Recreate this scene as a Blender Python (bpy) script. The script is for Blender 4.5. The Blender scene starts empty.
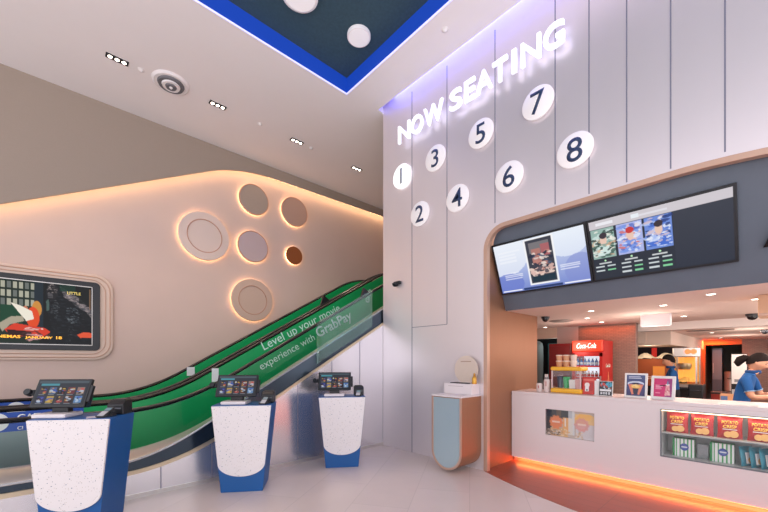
import bpy, bmesh, math, random
import numpy as np
from mathutils import Vector, Matrix
random.seed(4)
R = math.radians
COL = bpy.context.scene.collection
SC = bpy.context.scene

# ------------------------------------------------------------------ colours and materials
def lin(c):
    def f(x):
        x = x / 255.0
        return x / 12.92 if x <= 0.04045 else ((x + 0.055) / 1.055) ** 2.4
    return tuple(f(x) for x in c[:3])

MATS = {}
def mat(name, rgb=(200, 200, 200), rough=0.5, metal=0.0, emit=0.0, emit_rgb=None, spec=0.5, noise=0.0, nscale=8.0, coat=0.0, bump=0.0, stretch=(1, 1, 1)):
    if name in MATS:
        return MATS[name]
    m = bpy.data.materials.new(name)
    m.use_nodes = True
    nt = m.node_tree
    b = nt.nodes['Principled BSDF']
    c = lin(rgb)
    b.inputs['Base Color'].default_value = (*c, 1)
    b.inputs['Roughness'].default_value = rough
    b.inputs['Metallic'].default_value = metal
    b.inputs['Specular IOR Level'].default_value = spec
    b.inputs['Coat Weight'].default_value = coat
    if emit > 0:
        b.inputs['Emission Color'].default_value = (*lin(emit_rgb or rgb), 1)
        b.inputs['Emission Strength'].default_value = emit
    if noise > 0 or bump > 0:
        tc = nt.nodes.new('ShaderNodeTexCoord')
        mp = nt.nodes.new('ShaderNodeMapping')
        mp.inputs['Scale'].default_value = stretch
        nz = nt.nodes.new('ShaderNodeTexNoise')
        nz.inputs['Scale'].default_value = nscale
        nz.inputs['Detail'].default_value = 6
        nt.links.new(tc.outputs['Object'], mp.inputs['Vector'])
        nt.links.new(mp.outputs['Vector'], nz.inputs['Vector'])
        if noise > 0:
            mx = nt.nodes.new('ShaderNodeMix')
            mx.data_type = 'RGBA'
            mx.inputs[6].default_value = (*[x * (1 - noise) for x in c], 1)
            mx.inputs[7].default_value = (*[min(1, x * (1 + noise)) for x in c], 1)
            nt.links.new(nz.outputs['Fac'], mx.inputs[0])
            nt.links.new(mx.outputs[2], b.inputs['Base Color'])
        if bump > 0:
            bp = nt.nodes.new('ShaderNodeBump')
            bp.inputs['Strength'].default_value = bump
            bp.inputs['Distance'].default_value = 0.01
            nt.links.new(nz.outputs['Fac'], bp.inputs['Height'])
            nt.links.new(bp.outputs['Normal'], b.inputs['Normal'])
    MATS[name] = m
    return m

def glass_mat(name, tint=(255, 255, 255), gloss=0.08, haze=0.0, haze_rgb=(255, 255, 255), rough=0.02, k=0.4):
    m = bpy.data.materials.new(name)
    m.use_nodes = True
    nt = m.node_tree
    nt.nodes.clear()
    out = nt.nodes.new('ShaderNodeOutputMaterial')
    tr = nt.nodes.new('ShaderNodeBsdfTransparent')
    tr.inputs[0].default_value = (*lin(tint), 1)
    gl = nt.nodes.new('ShaderNodeBsdfGlossy')
    gl.inputs['Roughness'].default_value = rough
    lw = nt.nodes.new('ShaderNodeLayerWeight')
    lw.inputs[0].default_value = 0.25
    ma = nt.nodes.new('ShaderNodeMath')
    ma.operation = 'MULTIPLY_ADD'
    ma.inputs[1].default_value = k
    ma.inputs[2].default_value = gloss
    nt.links.new(lw.outputs['Fresnel'], ma.inputs[0])
    mx = nt.nodes.new('ShaderNodeMixShader')
    nt.links.new(ma.outputs[0], mx.inputs[0])
    nt.links.new(tr.outputs[0], mx.inputs[1])
    nt.links.new(gl.outputs[0], mx.inputs[2])
    last = mx
    if haze > 0:
        df = nt.nodes.new('ShaderNodeBsdfDiffuse')
        df.inputs[0].default_value = (*lin(haze_rgb), 1)
        m2 = nt.nodes.new('ShaderNodeMixShader')
        m2.inputs[0].default_value = haze
        nt.links.new(mx.outputs[0], m2.inputs[1])
        nt.links.new(df.outputs[0], m2.inputs[2])
        last = m2
    nt.links.new(last.outputs[0], out.inputs[0])
    return m

def speckle_mat(name, base, specks, scale=60, dens=0.3, rough=0.35):
    m = bpy.data.materials.new(name)
    m.use_nodes = True
    nt = m.node_tree
    b = nt.nodes['Principled BSDF']
    b.inputs['Roughness'].default_value = rough
    tc = nt.nodes.new('ShaderNodeTexCoord')
    col = None
    for i, (rgb, sc, th) in enumerate(specks):
        v = nt.nodes.new('ShaderNodeTexVoronoi')
        v.inputs['Scale'].default_value = sc
        nt.links.new(tc.outputs['Object'], v.inputs['Vector'])
        lt = nt.nodes.new('ShaderNodeMath')
        lt.operation = 'LESS_THAN'
        lt.inputs[1].default_value = th
        nt.links.new(v.outputs['Distance'], lt.inputs[0])
        mx = nt.nodes.new('ShaderNodeMix')
        mx.data_type = 'RGBA'
        mx.inputs[6].default_value = (*lin(base), 1)
        mx.inputs[7].default_value = (*lin(rgb), 1)
        if col is not None:
            nt.links.new(col, mx.inputs[6])
        nt.links.new(lt.outputs[0], mx.inputs[0])
        col = mx.outputs[2]
    nt.links.new(col, b.inputs['Base Color'])
    return m

def tile_mat(name, rgb, rgb2, mortar, w, h, msize=0.004, rough=0.2, offset=0.0, noise=0.05, axis=None, bump=0.0, rot=0.0):
    m = bpy.data.materials.new(name)
    m.use_nodes = True
    nt = m.node_tree
    b = nt.nodes['Principled BSDF']
    b.inputs['Roughness'].default_value = rough
    tc = nt.nodes.new('ShaderNodeTexCoord')
    vec = tc.outputs['Object']
    if axis == 'YZ':
        sp = nt.nodes.new('ShaderNodeSeparateXYZ')
        cb = nt.nodes.new('ShaderNodeCombineXYZ')
        nt.links.new(vec, sp.inputs[0])
        nt.links.new(sp.outputs['Y'], cb.inputs['X'])
        nt.links.new(sp.outputs['Z'], cb.inputs['Y'])
        vec = cb.outputs[0]
    mp = nt.nodes.new('ShaderNodeMapping')
    mp.inputs['Rotation'].default_value = (0, 0, rot)
    nt.links.new(vec, mp.inputs['Vector'])
    vec = mp.outputs['Vector']
    br = nt.nodes.new('ShaderNodeTexBrick')
    br.offset = offset
    br.inputs['Scale'].default_value = 1
    br.inputs['Brick Width'].default_value = w
    br.inputs['Row Height'].default_value = h
    br.inputs['Mortar Size'].default_value = msize
    br.inputs['Color1'].default_value = (*lin(rgb), 1)
    br.inputs['Color2'].default_value = (*lin(rgb2), 1)
    br.inputs['Mortar'].default_value = (*lin(mortar), 1)
    nt.links.new(vec, br.inputs['Vector'])
    nz = nt.nodes.new('ShaderNodeTexNoise')
    nz.inputs['Scale'].default_value = 2.2
    nz.inputs['Detail'].default_value = 8
    nt.links.new(vec, nz.inputs['Vector'])
    rp = nt.nodes.new('ShaderNodeMapRange')
    rp.inputs['To Min'].default_value = 1 - noise
    rp.inputs['To Max'].default_value = 1 + noise
    nt.links.new(nz.outputs['Fac'], rp.inputs['Value'])
    mx = nt.nodes.new('ShaderNodeMix')
    mx.data_type = 'RGBA'
    mx.blend_type = 'MULTIPLY'
    mx.inputs[0].default_value = 1
    nt.links.new(br.outputs['Color'], mx.inputs[6])
    nt.links.new(rp.outputs['Result'], mx.inputs[7])
    nt.links.new(mx.outputs[2], b.inputs['Base Color'])
    return m

def paint_mat(name, emit):
    if name in MATS:
        return MATS[name]
    m = bpy.data.materials.new(name)
    m.use_nodes = True
    nt = m.node_tree
    b = nt.nodes['Principled BSDF']
    at = nt.nodes.new('ShaderNodeAttribute')
    at.attribute_name = 'paint'
    b.inputs['Roughness'].default_value = 0.25
    if emit > 0:
        b.inputs['Specular IOR Level'].default_value = 0.12
        b.inputs['Base Color'].default_value = (0.01, 0.01, 0.01, 1)
        nt.links.new(at.outputs['Color'], b.inputs['Emission Color'])
        b.inputs['Emission Strength'].default_value = emit
    else:
        nt.links.new(at.outputs['Color'], b.inputs['Base Color'])
    MATS[name] = m
    return m

# ------------------------------------------------------------------ mesh helpers
class MB:
    def __init__(self):
        self.v, self.f, self.mi = [], [], []
    def add(self, vs, fs, mi=0):
        o = len(self.v)
        self.v += [tuple(x) for x in vs]
        self.f += [tuple(i + o for i in f) for f in fs]
        self.mi += [mi] * len(fs)
        return self
    def box(self, a, b, mi=0):
        (x0, y0, z0), (x1, y1, z1) = a, b
        v = [(x0, y0, z0), (x1, y0, z0), (x1, y1, z0), (x0, y1, z0), (x0, y0, z1), (x1, y0, z1), (x1, y1, z1), (x0, y1, z1)]
        return self.add(v, [(0, 3, 2, 1), (4, 5, 6, 7), (0, 1, 5, 4), (1, 2, 6, 5), (2, 3, 7, 6), (3, 0, 4, 7)], mi)
    def prism(self, poly, a, b, axis='x', mi=0):
        """poly: 2-D points; extruded between a and b along the axis (x: poly=(y,z), y: poly=(x,z), z: poly=(x,y))"""
        def p(q, t):
            return {'x': (t, q[0], q[1]), 'y': (q[0], t, q[1]), 'z': (q[0], q[1], t)}[axis]
        n = len(poly)
        v = [p(q, a) for q in poly] + [p(q, b) for q in poly]
        f = [tuple(range(n - 1, -1, -1)), tuple(range(n, 2 * n))] + [(i, (i + 1) % n, n + (i + 1) % n, n + i) for i in range(n)]
        return self.add(v, f, mi)
    def loft(self, rings, cap=True, mi=0):
        n = len(rings[0])
        v = [p for r in rings for p in r]
        f = [(k * n + i, k * n + (i + 1) % n, (k + 1) * n + (i + 1) % n, (k + 1) * n + i) for k in range(len(rings) - 1) for i in range(n)]
        if cap:
            f += [tuple(range(n - 1, -1, -1)), tuple(range((len(rings) - 1) * n, len(rings) * n))]
        return self.add(v, f, mi)
    def lathe(self, prof, n=24, c=(0, 0, 0), axis='z', mi=0):
        rings = []
        for r, h in prof:
            ring = []
            for i in range(n):
                a = 2 * math.pi * i / n
                x, y = r * math.cos(a), r * math.sin(a)
                q = {'z': (x, y, h), 'x': (h, x, y), 'y': (x, h, y)}[axis]
                ring.append((c[0] + q[0], c[1] + q[1], c[2] + q[2]))
            rings.append(ring)
        return self.loft(rings, True, mi)
    def tube(self, pts, r, n=8, mi=0, closed=False, ry=None):
        pts = [Vector(p) for p in pts]
        rings = []
        N = len(pts)
        for i, p in enumerate(pts):
            if closed:
                d = pts[(i + 1) % N] - pts[i - 1]
            else:
                d = pts[min(i + 1, N - 1)] - pts[max(i - 1, 0)]
            d.normalize()
            up = Vector((0, 0, 1)) if abs(d.z) < 0.9 else Vector((0, 1, 0))
            s = d.cross(up).normalized()
            u = s.cross(d)
            rr = ry or r
            rings.append([p + s * r * math.cos(2 * math.pi * k / n) + u * rr * math.sin(2 * math.pi * k / n) for k in range(n)])
        if closed:
            rings.append(rings[0])
        return self.loft(rings, not closed, mi)
    def strip(self, a, b, mi=0):
        """quads between two equally long point rows"""
        n = len(a)
        return self.add(list(a) + list(b), [(i, i + 1, n + i + 1, n + i) for i in range(n - 1)], mi)
    def build(self, name, mats, parent=None, smooth=False, bevel=0, seg=2, loc=None, mtx=None, solid=0):
        me = bpy.data.meshes.new(name)
        me.from_pydata(self.v, [], self.f)
        if not isinstance(mats, (list, tuple)):
            mats = [mats]
        for m in mats:
            me.materials.append(m)
        if len(mats) > 1:
            me.polygons.foreach_set('material_index', self.mi)
        bm = bmesh.new()
        bm.from_mesh(me)
        bmesh.ops.remove_doubles(bm, verts=bm.verts, dist=1e-5)
        bmesh.ops.recalc_face_normals(bm, faces=bm.faces)
        bm.to_mesh(me)
        bm.free()
        if smooth:
            me.polygons.foreach_set('use_smooth', [True] * len(me.polygons))
        me.update()
        o = bpy.data.objects.new(name, me)
        COL.objects.link(o)
        if parent:
            o.parent = parent
        if mtx is not None:
            o.matrix_basis = mtx
        elif loc:
            o.location = loc
        if solid:
            s = o.modifiers.new('solid', 'SOLIDIFY')
            s.thickness = solid
            s.offset = 0
        if bevel:
            bv = o.modifiers.new('bevel', 'BEVEL')
            bv.width = bevel
            bv.segments = seg
            bv.limit_method = 'ANGLE'
            bv.angle_limit = R(40)
        if smooth:
            try:
                for md in ():
                    pass
                me.set_sharp_from_angle(angle=R(45))
            except Exception:
                pass
        return o

def grid_panel(us, vs, holes, place, depth=None):
    """one welded sheet of cells over us x vs with rectangular holes; place(u,v)->xyz"""
    us, vs = sorted(set(us)), sorted(set(vs))
    mb = MB()
    n = len(vs)
    vv = [place(u, v) for u in us for v in vs]
    ff = []
    for i in range(len(us) - 1):
        for j in range(len(vs) - 1):
            cu, cv = (us[i] + us[i + 1]) / 2, (vs[j] + vs[j + 1]) / 2
            if any(h[0] < cu < h[1] and h[2] < cv < h[3] for h in holes):
                continue
            ff.append((i * n + j, (i + 1) * n + j, (i + 1) * n + j + 1, i * n + j + 1))
    mb.add(vv, ff)
    return mb

def frame_m(o, x, y):
    x, y = Vector(x).normalized(), Vector(y).normalized()
    z = x.cross(y)
    m = Matrix((x, y, z)).transposed().to_4x4()
    m.translation = Vector(o)
    return m

def ON_FACADE(o):   # writing that is read by someone facing the sign wall
    return frame_m(o, (0, -1, 0), (0, 0, 1))
def ON_LEFT(o):     # writing on surfaces parallel to the escalator wall
    return frame_m(o, (1, 0, 0), (0, 0, 1))

def text(name, body, m, mtx, parent=None, height=None, width=None, extrude=0.002, bold=0.0, shear=0.0, align='LEFT', space=1.0, line=1.0, bevel=0.0):
    cu = bpy.data.curves.new(name, 'FONT')
    cu.body = body
    cu.size = 1
    cu.offset = bold
    cu.shear = shear
    cu.align_x = align
    cu.space_character = space
    cu.space_line = line
    cu.resolution_u = 4
    tmp = bpy.data.objects.new('tmp', cu)
    COL.objects.link(tmp)
    dg = bpy.context.evaluated_depsgraph_get()
    me = bpy.data.meshes.new_from_object(tmp.evaluated_get(dg))
    bpy.data.objects.remove(tmp)
    bpy.data.curves.remove(cu)
    co = np.empty(len(me.vertices) * 3)
    me.vertices.foreach_get('co', co)
    co = co.reshape(-1, 3)
    mn, mx = co.min(0), co.max(0)
    s = (height / (mx[1] - mn[1])) if height else (width / (mx[0] - mn[0]))
    sx = (width / (mx[0] - mn[0])) if width else s
    co[:, 0] *= sx
    co[:, 1] *= s
    if align == 'CENTER':
        co[:, 0] -= (co[:, 0].max() + co[:, 0].min()) / 2
        co[:, 1] -= (co[:, 1].max() + co[:, 1].min()) / 2
    else:
        co[:, 0] -= co[:, 0].min()
    me.vertices.foreach_set('co', co.ravel())
    me.name = name
    me.materials.clear()
    me.materials.append(m)
    if extrude:
        bm = bmesh.new()
        bm.from_mesh(me)
        r = bmesh.ops.extrude_face_region(bm, geom=bm.faces[:])
        bmesh.ops.translate(bm, vec=(0, 0, extrude), verts=[g for g in r['geom'] if isinstance(g, bmesh.types.BMVert)])
        bmesh.ops.recalc_face_normals(bm, faces=bm.faces)
        bm.to_mesh(me)
        bm.free()
    me.update()
    o = bpy.data.objects.new(name, me)
    COL.objects.link(o)
    if parent:
        o.parent = parent
    o.matrix_basis = mtx
    return o

class Canvas:
    """a small painted picture that becomes the vertex colours of a fine grid"""
    def __init__(s, w, h, bg):
        s.w, s.h = w, h
        s.a = np.zeros((h, w, 3))
        s.a[:] = bg
        s.y, s.x = np.mgrid[0:h, 0:w]
        s.x = (s.x + 0.5) / w
        s.y = 1 - (s.y + 0.5) / h          # 0 bottom .. 1 top
        s.rs = np.random.RandomState(w * 7 + h)
    def _put(s, mk, c, al=1.0):
        s.a[mk] = s.a[mk] * (1 - al) + np.array(c) * al
        return s
    def rect(s, x0, y0, x1, y1, c, al=1.0):
        return s._put((s.x >= x0) & (s.x <= x1) & (s.y >= y0) & (s.y <= y1), c, al)
    def ell(s, cx, cy, rx, ry, c, al=1.0, rot=0):
        dx, dy = s.x - cx, s.y - cy
        ca, sa = math.cos(rot), math.sin(rot)
        return s._put(((dx * ca + dy * sa) / rx) ** 2 + ((-dx * sa + dy * ca) / ry) ** 2 <= 1, c, al)
    def poly(s, pts, c, al=1.0):
        ins = np.zeros(s.x.shape, bool)
        n = len(pts)
        for i in range(n):
            x0, y0 = pts[i]
            x1, y1 = pts[(i + 1) % n]
            if y0 == y1:
                continue
            cond = ((y0 > s.y) != (y1 > s.y)) & (s.x < (x1 - x0) * (s.y - y0) / (y1 - y0) + x0)
            ins ^= cond
        return s._put(ins, c, al)
    def grad(s, x0, y0, x1, y1, ct, cb):
        mk = (s.x >= x0) & (s.x <= x1) & (s.y >= y0) & (s.y <= y1)
        t = ((s.y - y0) / (y1 - y0))[..., None]
        s.a[mk] = (np.array(cb) * (1 - t) + np.array(ct) * t)[mk]
        return s
    def blobs(s, x0, y0, x1, y1, cols, n, r0, r1, al=0.9):
        for _ in range(n):
            r = s.rs.uniform(r0, r1)
            s.ell(s.rs.uniform(x0, x1), s.rs.uniform(y0, y1), r, r * s.w / s.h * s.rs.uniform(.6, 1.3), cols[s.rs.randint(len(cols))], al, s.rs.uniform(0, 3))
        return s
    def fur(s, pts, cols, n, r, al=0.7, rot=0.6):
        keep = s.a.copy()
        m = np.zeros((s.h, s.w, 3))
        o_ = s.a
        s.a = m
        s.poly(pts, (1, 1, 1))
        mask = s.a[..., 0] > 0.5
        s.a = o_
        xs, ys = [p[0] for p in pts], [p[1] for p in pts]
        for _ in range(n):
            x, y = s.rs.uniform(min(xs), max(xs)), s.rs.uniform(min(ys), max(ys))
            s.ell(x, y, r * s.rs.uniform(.5, 1.6), r * .8 * s.w / s.h * s.rs.uniform(.2, .5), cols[s.rs.randint(len(cols))], al, rot + s.rs.uniform(-.5, .5))
        s.a[~mask] = keep[~mask]
        return s
    def lines(s, x0, y0, x1, y1, c, n, fill=0.5, al=0.9):
        for k in range(n):
            y = y1 - (k + 0.5) * (y1 - y0) / n
            w = (x1 - x0) * s.rs.uniform(.7, 1)
            s.rect(x0, y - fill * (y1 - y0) / n / 2, x0 + w, y + fill * (y1 - y0) / n / 2, c, al)
        return s
    def build(s, name, w, h, mtx, parent, emit=1.0):
        """picture of w x h, lower left corner at the frame's origin"""
        W, H = s.w, s.h
        xs, ys = np.linspace(0, w, W), np.linspace(h, 0, H)
        verts = [(x, y, 0) for y in ys for x in xs]
        faces = [(j * W + i, (j + 1) * W + i, (j + 1) * W + i + 1, j * W + i + 1) for j in range(H - 1) for i in range(W - 1)]
        me = bpy.data.meshes.new(name)
        me.from_pydata(verts, [], faces)
        at = me.color_attributes.new('paint', 'FLOAT_COLOR', 'POINT')
        c = np.clip(s.a, 0, 255).reshape(-1, 3) / 255
        l = np.where(c <= 0.04045, c / 12.92, ((c + 0.055) / 1.055) ** 2.4)
        at.data.foreach_set('color', np.concatenate([l, np.ones((len(l), 1))], 1).ravel().astype(np.float32))
        me.materials.append(paint_mat('screen_light_%g' % emit if emit else 'printed_picture', emit))
        o = bpy.data.objects.new(name, me)
        COL.objects.link(o)
        if parent:
            o.parent = parent
        o.matrix_basis = mtx
        return o

def tag(o, label, cat, group=None, kind=None):
    o['label'] = label
    o['category'] = cat
    if group:
        o['group'] = group
    if kind:
        o['kind'] = kind
    return o
def thing(name, label, cat, loc=(0, 0, 0), rz=0, group=None):
    o = bpy.data.objects.new(name, None)
    COL.objects.link(o)
    o.location = loc
    o.rotation_euler = (0, 0, rz)
    o.empty_display_size = 0.1
    return tag(o, label, cat, group)
def struct(o, label=None):
    o['kind'] = 'structure'
    if label:
        o['label'] = label
    return o
def copy_tree(o, parent=None):
    c = o.copy()
    COL.objects.link(c)
    c.parent = parent
    for ch in list(o.children):
        copy_tree(ch, c)
    return c
def lamp(name, kind, loc, energy, rgb, size=0.3, size_y=None, rot=(0, 0, 0), spot=None, spread=None):
    l = bpy.data.lights.new(name, kind)
    l.energy = energy
    l.color = lin(rgb)
    if kind == 'AREA':
        l.size = size
        if size_y:
            l.shape = 'RECTANGLE'
            l.size_y = size_y
        if spread:
            l.spread = spread
    else:
        l.shadow_soft_size = size
    if spot:
        l.spot_size = spot
        l.spot_blend = 0.6
    o = bpy.data.objects.new(name, l)
    COL.objects.link(o)
    o.location = loc
    o.rotation_euler = rot
    return o
def arc(cx, cy, r, a0, a1, n):
    return [(cx + r * math.cos(R(a0 + (a1 - a0) * i / n)), cy + r * math.sin(R(a0 + (a1 - a0) * i / n))) for i in range(n + 1)]
def rrect(x0, y0, x1, y1, r, n=6):
    return arc(x1 - r, y0 + r, r, -90, 0, n) + arc(x1 - r, y1 - r, r, 0, 90, n) + arc(x0 + r, y1 - r, r, 90, 180, n) + arc(x0 + r, y0 + r, r, 180, 270, n)

# ------------------------------------------------------------------ palette
M = {}
M['ceiling'] = mat('ceiling_paint', (240, 233, 232), 0.85, noise=0.015, nscale=3)
M['beige'] = mat('beige_wall_paint', (214, 189, 177), 0.75, noise=0.03, nscale=2.5)
M['taupe'] = mat('taupe_fabric_panel', (160, 145, 132), 0.9, noise=0.05, nscale=60)
M['silver'] = mat('brushed_silver_panel', (233, 224, 226), 0.38, 0.55, noise=0.02, nscale=3, stretch=(1, 1, 0.1))
M['clad'] = mat('brushed_silver_cladding', (222, 220, 225), 0.24, 0.85, noise=0.02, nscale=3, stretch=(1, 1, 0.1))
M['seam'] = mat('panel_joint', (120, 118, 136), 0.6)
M['copper'] = mat('brushed_copper', (168, 122, 94), 0.5, 0.6, noise=0.05, nscale=40, stretch=(1, 1, 0.05))
M['copper_trim'] = mat('copper_trim', (202, 166, 146), 0.45, 0.45)
M['charcoal'] = mat('charcoal_fascia', (92, 100, 112), 0.6, noise=0.08, nscale=6)
M['white'] = mat('white_laminate', (232, 222, 222), 0.35)
M['white_matt'] = mat('white_matt', (232, 226, 224), 0.6)
M['black'] = mat('black_plastic', (22, 24, 30), 0.35)
M['blackm'] = mat('black_matt', (26, 26, 30), 0.7)
M['rubber'] = mat('black_rubber', (30, 28, 30), 0.28)
M['steel'] = mat('polished_steel', (214, 209, 205), 0.3, 0.85)
M['dark_steel'] = mat('dark_steel', (70, 74, 82), 0.25, 0.7)
M['gold_trim'] = mat('champagne_trim', (206, 188, 160), 0.35, 0.6)
M['blue'] = mat('blue_laminate', (10, 84, 150), 0.4)
M['navy'] = mat('navy_numeral', (38, 58, 92), 0.4)
M['green'] = mat('green_vinyl', (10, 166, 90), 0.35, noise=0.03, nscale=1.5)
M['bluev'] = mat('blue_vinyl', (40, 84, 176), 0.4)
M['whitev'] = mat('white_vinyl', (236, 240, 238), 0.5)
M['palev'] = mat('pale_green_lettering', (222, 250, 234), 0.5)
M['glass'] = glass_mat('clear_glass', (246, 250, 248), 0.015, k=0.15)
M['acrylic'] = glass_mat('clear_acrylic', (236, 250, 246), 0.03, 0.055, (190, 240, 225))
M['pane'] = glass_mat('display_glass', (250, 250, 250), 0.06)
M['terrazzo'] = speckle_mat('white_terrazzo', (232, 226, 226), [((150, 150, 160), 34, 0.13), ((120, 130, 150), 21, 0.10), ((196, 186, 178), 48, 0.16)])
M['bluelight'] = mat('blue_light', (10, 50, 140), 0.7, emit=0.45, emit_rgb=(8, 76, 206))
M['warm'] = mat('warm_light', (255, 214, 160), 0.5, emit=6.0, emit_rgb=(255, 190, 120))
M['halo'] = mat('halo_light', (255, 214, 160), 0.5, emit=8.0, emit_rgb=(255, 212, 156))
M['orange'] = mat('orange_light', (255, 150, 80), 0.5, emit=6.0, emit_rgb=(255, 140, 76))
M['lampw'] = mat('lamp_white', (255, 246, 236), 0.5, emit=9.0, emit_rgb=(255, 238, 220))
M['neon'] = mat('white_neon', (255, 255, 255), 0.4, emit=1.0, emit_rgb=(244, 244, 255))
M['neon_side'] = mat('white_neon_side', (255, 255, 255), 0.4, emit=0.8, emit_rgb=(226, 232, 255))
M['red'] = mat('red_gloss', (178, 28, 24), 0.35)
M['dkred'] = mat('dark_red', (122, 24, 24), 0.4)
M['wood'] = mat('light_wood', (222, 178, 142), 0.5, noise=0.06, nscale=4, stretch=(1, 6, 6))
M['cream'] = mat('cream_paint', (232, 212, 196), 0.7)
M['paper'] = mat('white_paper', (238, 236, 234), 0.6)
M['yellow'] = mat('yellow_plastic', (246, 186, 52), 0.4)
M['kraft'] = mat('kraft_cup', (214, 158, 118), 0.6)
M['skin'] = mat('skin', (214, 160, 130), 0.5)
M['hair'] = mat('black_hair', (30, 23, 22), 0.75, spec=0.2)
M['shirt'] = mat('blue_polo', (16, 84, 148), 0.8, noise=0.06, nscale=20)
M['trousers'] = mat('black_trousers', (26, 26, 32), 0.8)
M['shoe'] = mat('black_shoe', (18, 18, 20), 0.4)

# ------------------------------------------------------------------ the setting
FX, FYL, CZ, LY = 4.31, 4.70, 5.86, 7.94      # sign wall, its left edge, ceiling, escalator wall

floor = MB().add([(-5, -5, 0), (16, -5, 0), (16, 9, 0), (-5, 9, 0)], [(0, 1, 2, 3)])
struct(floor.build('floor', tile_mat('pale_floor_tile', (222, 206, 199), (214, 198, 190), (206, 191, 184), 1.2, 0.6, 0.004, 0.24, 0.5, 0.06, rot=R(-34))), 'pale beige polished stone floor')
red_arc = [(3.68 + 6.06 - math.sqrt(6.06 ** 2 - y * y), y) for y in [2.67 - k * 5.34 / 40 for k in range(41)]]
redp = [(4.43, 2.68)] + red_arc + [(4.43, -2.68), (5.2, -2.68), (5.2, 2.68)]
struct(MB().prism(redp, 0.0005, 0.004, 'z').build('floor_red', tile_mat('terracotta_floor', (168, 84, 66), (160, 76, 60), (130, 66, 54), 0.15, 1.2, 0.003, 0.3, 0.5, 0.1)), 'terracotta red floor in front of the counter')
struct(MB().prism([(5.2, -5), (14.6, -5), (14.6, 4.4), (5.2, 4.4)], 0.0005, 0.003, 'z').build('floor_kiosk', mat('kitchen_floor', (120, 96, 84), 0.5)))

ceil = grid_panel([-5, -2.2, 3.56, 4.19], [-5, -1.5, 4.765, 8.1], [(-2.2, 3.56, -1.5, 4.765)], lambda u, v: (u, v, CZ))
ceil.add([(4.19, 4.72, CZ), (9.0, 4.72, CZ), (9.0, 8.1, CZ), (4.19, 8.1, CZ)], [(0, 1, 2, 3)])
struct(ceil.build('ceiling', M['ceiling']), 'white ceiling around a sunken blue square')
cof = MB().add([(-2.2, -1.5, 6.12), (3.56, -1.5, 6.12), (3.56, 4.765, 6.12), (-2.2, 4.765, 6.12)], [(0, 1, 2, 3)])
sl_ = MB().box((3.9, -6, CZ + 0.23), (FX, 4.72, CZ + 0.25)).box((4.185, -6, CZ + 0.001), (4.19, 4.72, CZ + 0.23)).box((4.19, 4.70, CZ + 0.001), (FX, 4.72, CZ + 0.23))
struct(sl_.build('ceiling_slot', M['white_matt']))
struct(cof.build('ceiling_recess', mat('midnight_blue_felt', (52, 78, 92), 0.9, noise=0.25, nscale=30)), 'dark blue recessed ceiling')
side = MB()
x0, x1, y0, y1 = -2.2, 3.56, -1.5, 4.765
for a, b in (((x0, y0), (x1, y0)), ((x1, y0), (x1, y1)), ((x1, y1), (x0, y1)), ((x0, y1), (x0, y0))):
    side.add([(*a, CZ), (*b, CZ), (*b, 6.12), (*a, 6.12)], [(0, 1, 2, 3)])
struct(side.build('trim_1', M['bluelight']), 'blue lit edge of the sunken ceiling')

struct(MB().box((-8, LY, 0), (9.0, LY + 0.12, CZ)).build('wall_left', M['beige']), 'beige wall behind the escalators')
struct(MB().box((9.0, 4.75, 0), (9.12, LY + 0.12, CZ)).build('wall_end', M['beige']))
lp = MB()
for a, b in (((x0, y0), (x1, y0)), ((x1, y0), (x1, y1)), ((x1, y1), (x0, y1)), ((x0, y1), (x0, y0))):
    lp.tube([(*a, CZ), (*b, CZ)], 0.012, 6)
struct(lp.build('trim_9', mat('lavender_lip', (200, 200, 250), 0.5, emit=0.9, emit_rgb=(196, 196, 250))))
# overhanging upper panel whose lower edge hides the warm light line
edge = [(-8, -0.17 - 0.0), (2.45, 5.36)]
sl = (5.36 - 3.79) / (2.45 + 0.56)
path = [(-4.0, 3.79 - sl * 3.44), (2.35, 3.79 + sl * 2.91)]
for k in range(1, 9):
    t = k / 8
    a, b, c = Vector((2.35, 3.79 + sl * 2.91)), Vector((2.85, 3.79 + sl * 3.41)), Vector((3.6, 5.615))
    p = a * (1 - t) ** 2 + b * 2 * t * (1 - t) + c * t * t
    path.append((p.x, p.y))
path += [(9.0, 5.69)]
up = MB().prism([(-8, CZ), (-8, path[0][1])] + path + [(9.0, CZ)], LY - 0.22, LY - 0.20, 'y')
struct(up.build('wall_upper', M['taupe']), 'darker taupe upper wall panel with a sloping lower edge')
led = MB().tube([(x, LY - 0.14, z + 0.055) for x, z in path], 0.022, 6)
struct(led.build('trim_2', mat('cove_light', (255, 214, 160), 0.5, emit=8.5, emit_rgb=(255, 216, 168))), 'warm light line along the sloping edge')

# sign wall with the rounded opening of the refreshment counter
op = [(2.68, 0)] + [(2.68, 2.98)] + [(2.38 + 0.30 * math.cos(R(a)), 2.985 + 0.30 * math.sin(R(a))) for a in range(0, 91, 10)] + [(0.75 - q * 0.17, 3.285 - 0.045 * (q * 0.17 / 0.7) ** 2) for q in range(20)] + [(-2.68, 2.15), (-2.68, 0)]
fac = [(FYL, 0), (FYL, CZ + 0.24), (-6, CZ + 0.24), (-6, 0)] + op[::-1]
fw = MB().prism(fac, FX, FX + 0.12, 'x')
struct(fw.build('wall_right', M['silver']), 'silver brushed metal sign wall')
struct(MB().box((4.43, 4.62, 0), (9.0, 4.70, CZ)).build('wall_return', M['cream']))
seams = MB()
for y, z0 in ((4.007, 0), (3.301, 2.03), (2.514, 3.31), (1.74, 3.31), (1.38, 3.31), (1.03, 3.31), (0.675, 3.31), (0.3, 3.31), (-0.4, 3.31)):
    seams.box((FX - 0.002, y - 0.006, z0), (FX + 0.01, y + 0.006, CZ))
seams.box((FX - 0.002, 3.301, 2.024), (FX + 0.01, 4.007, 2.032))
struct(seams.build('trim_3', M['seam']), 'thin joints between the silver panels')
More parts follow.
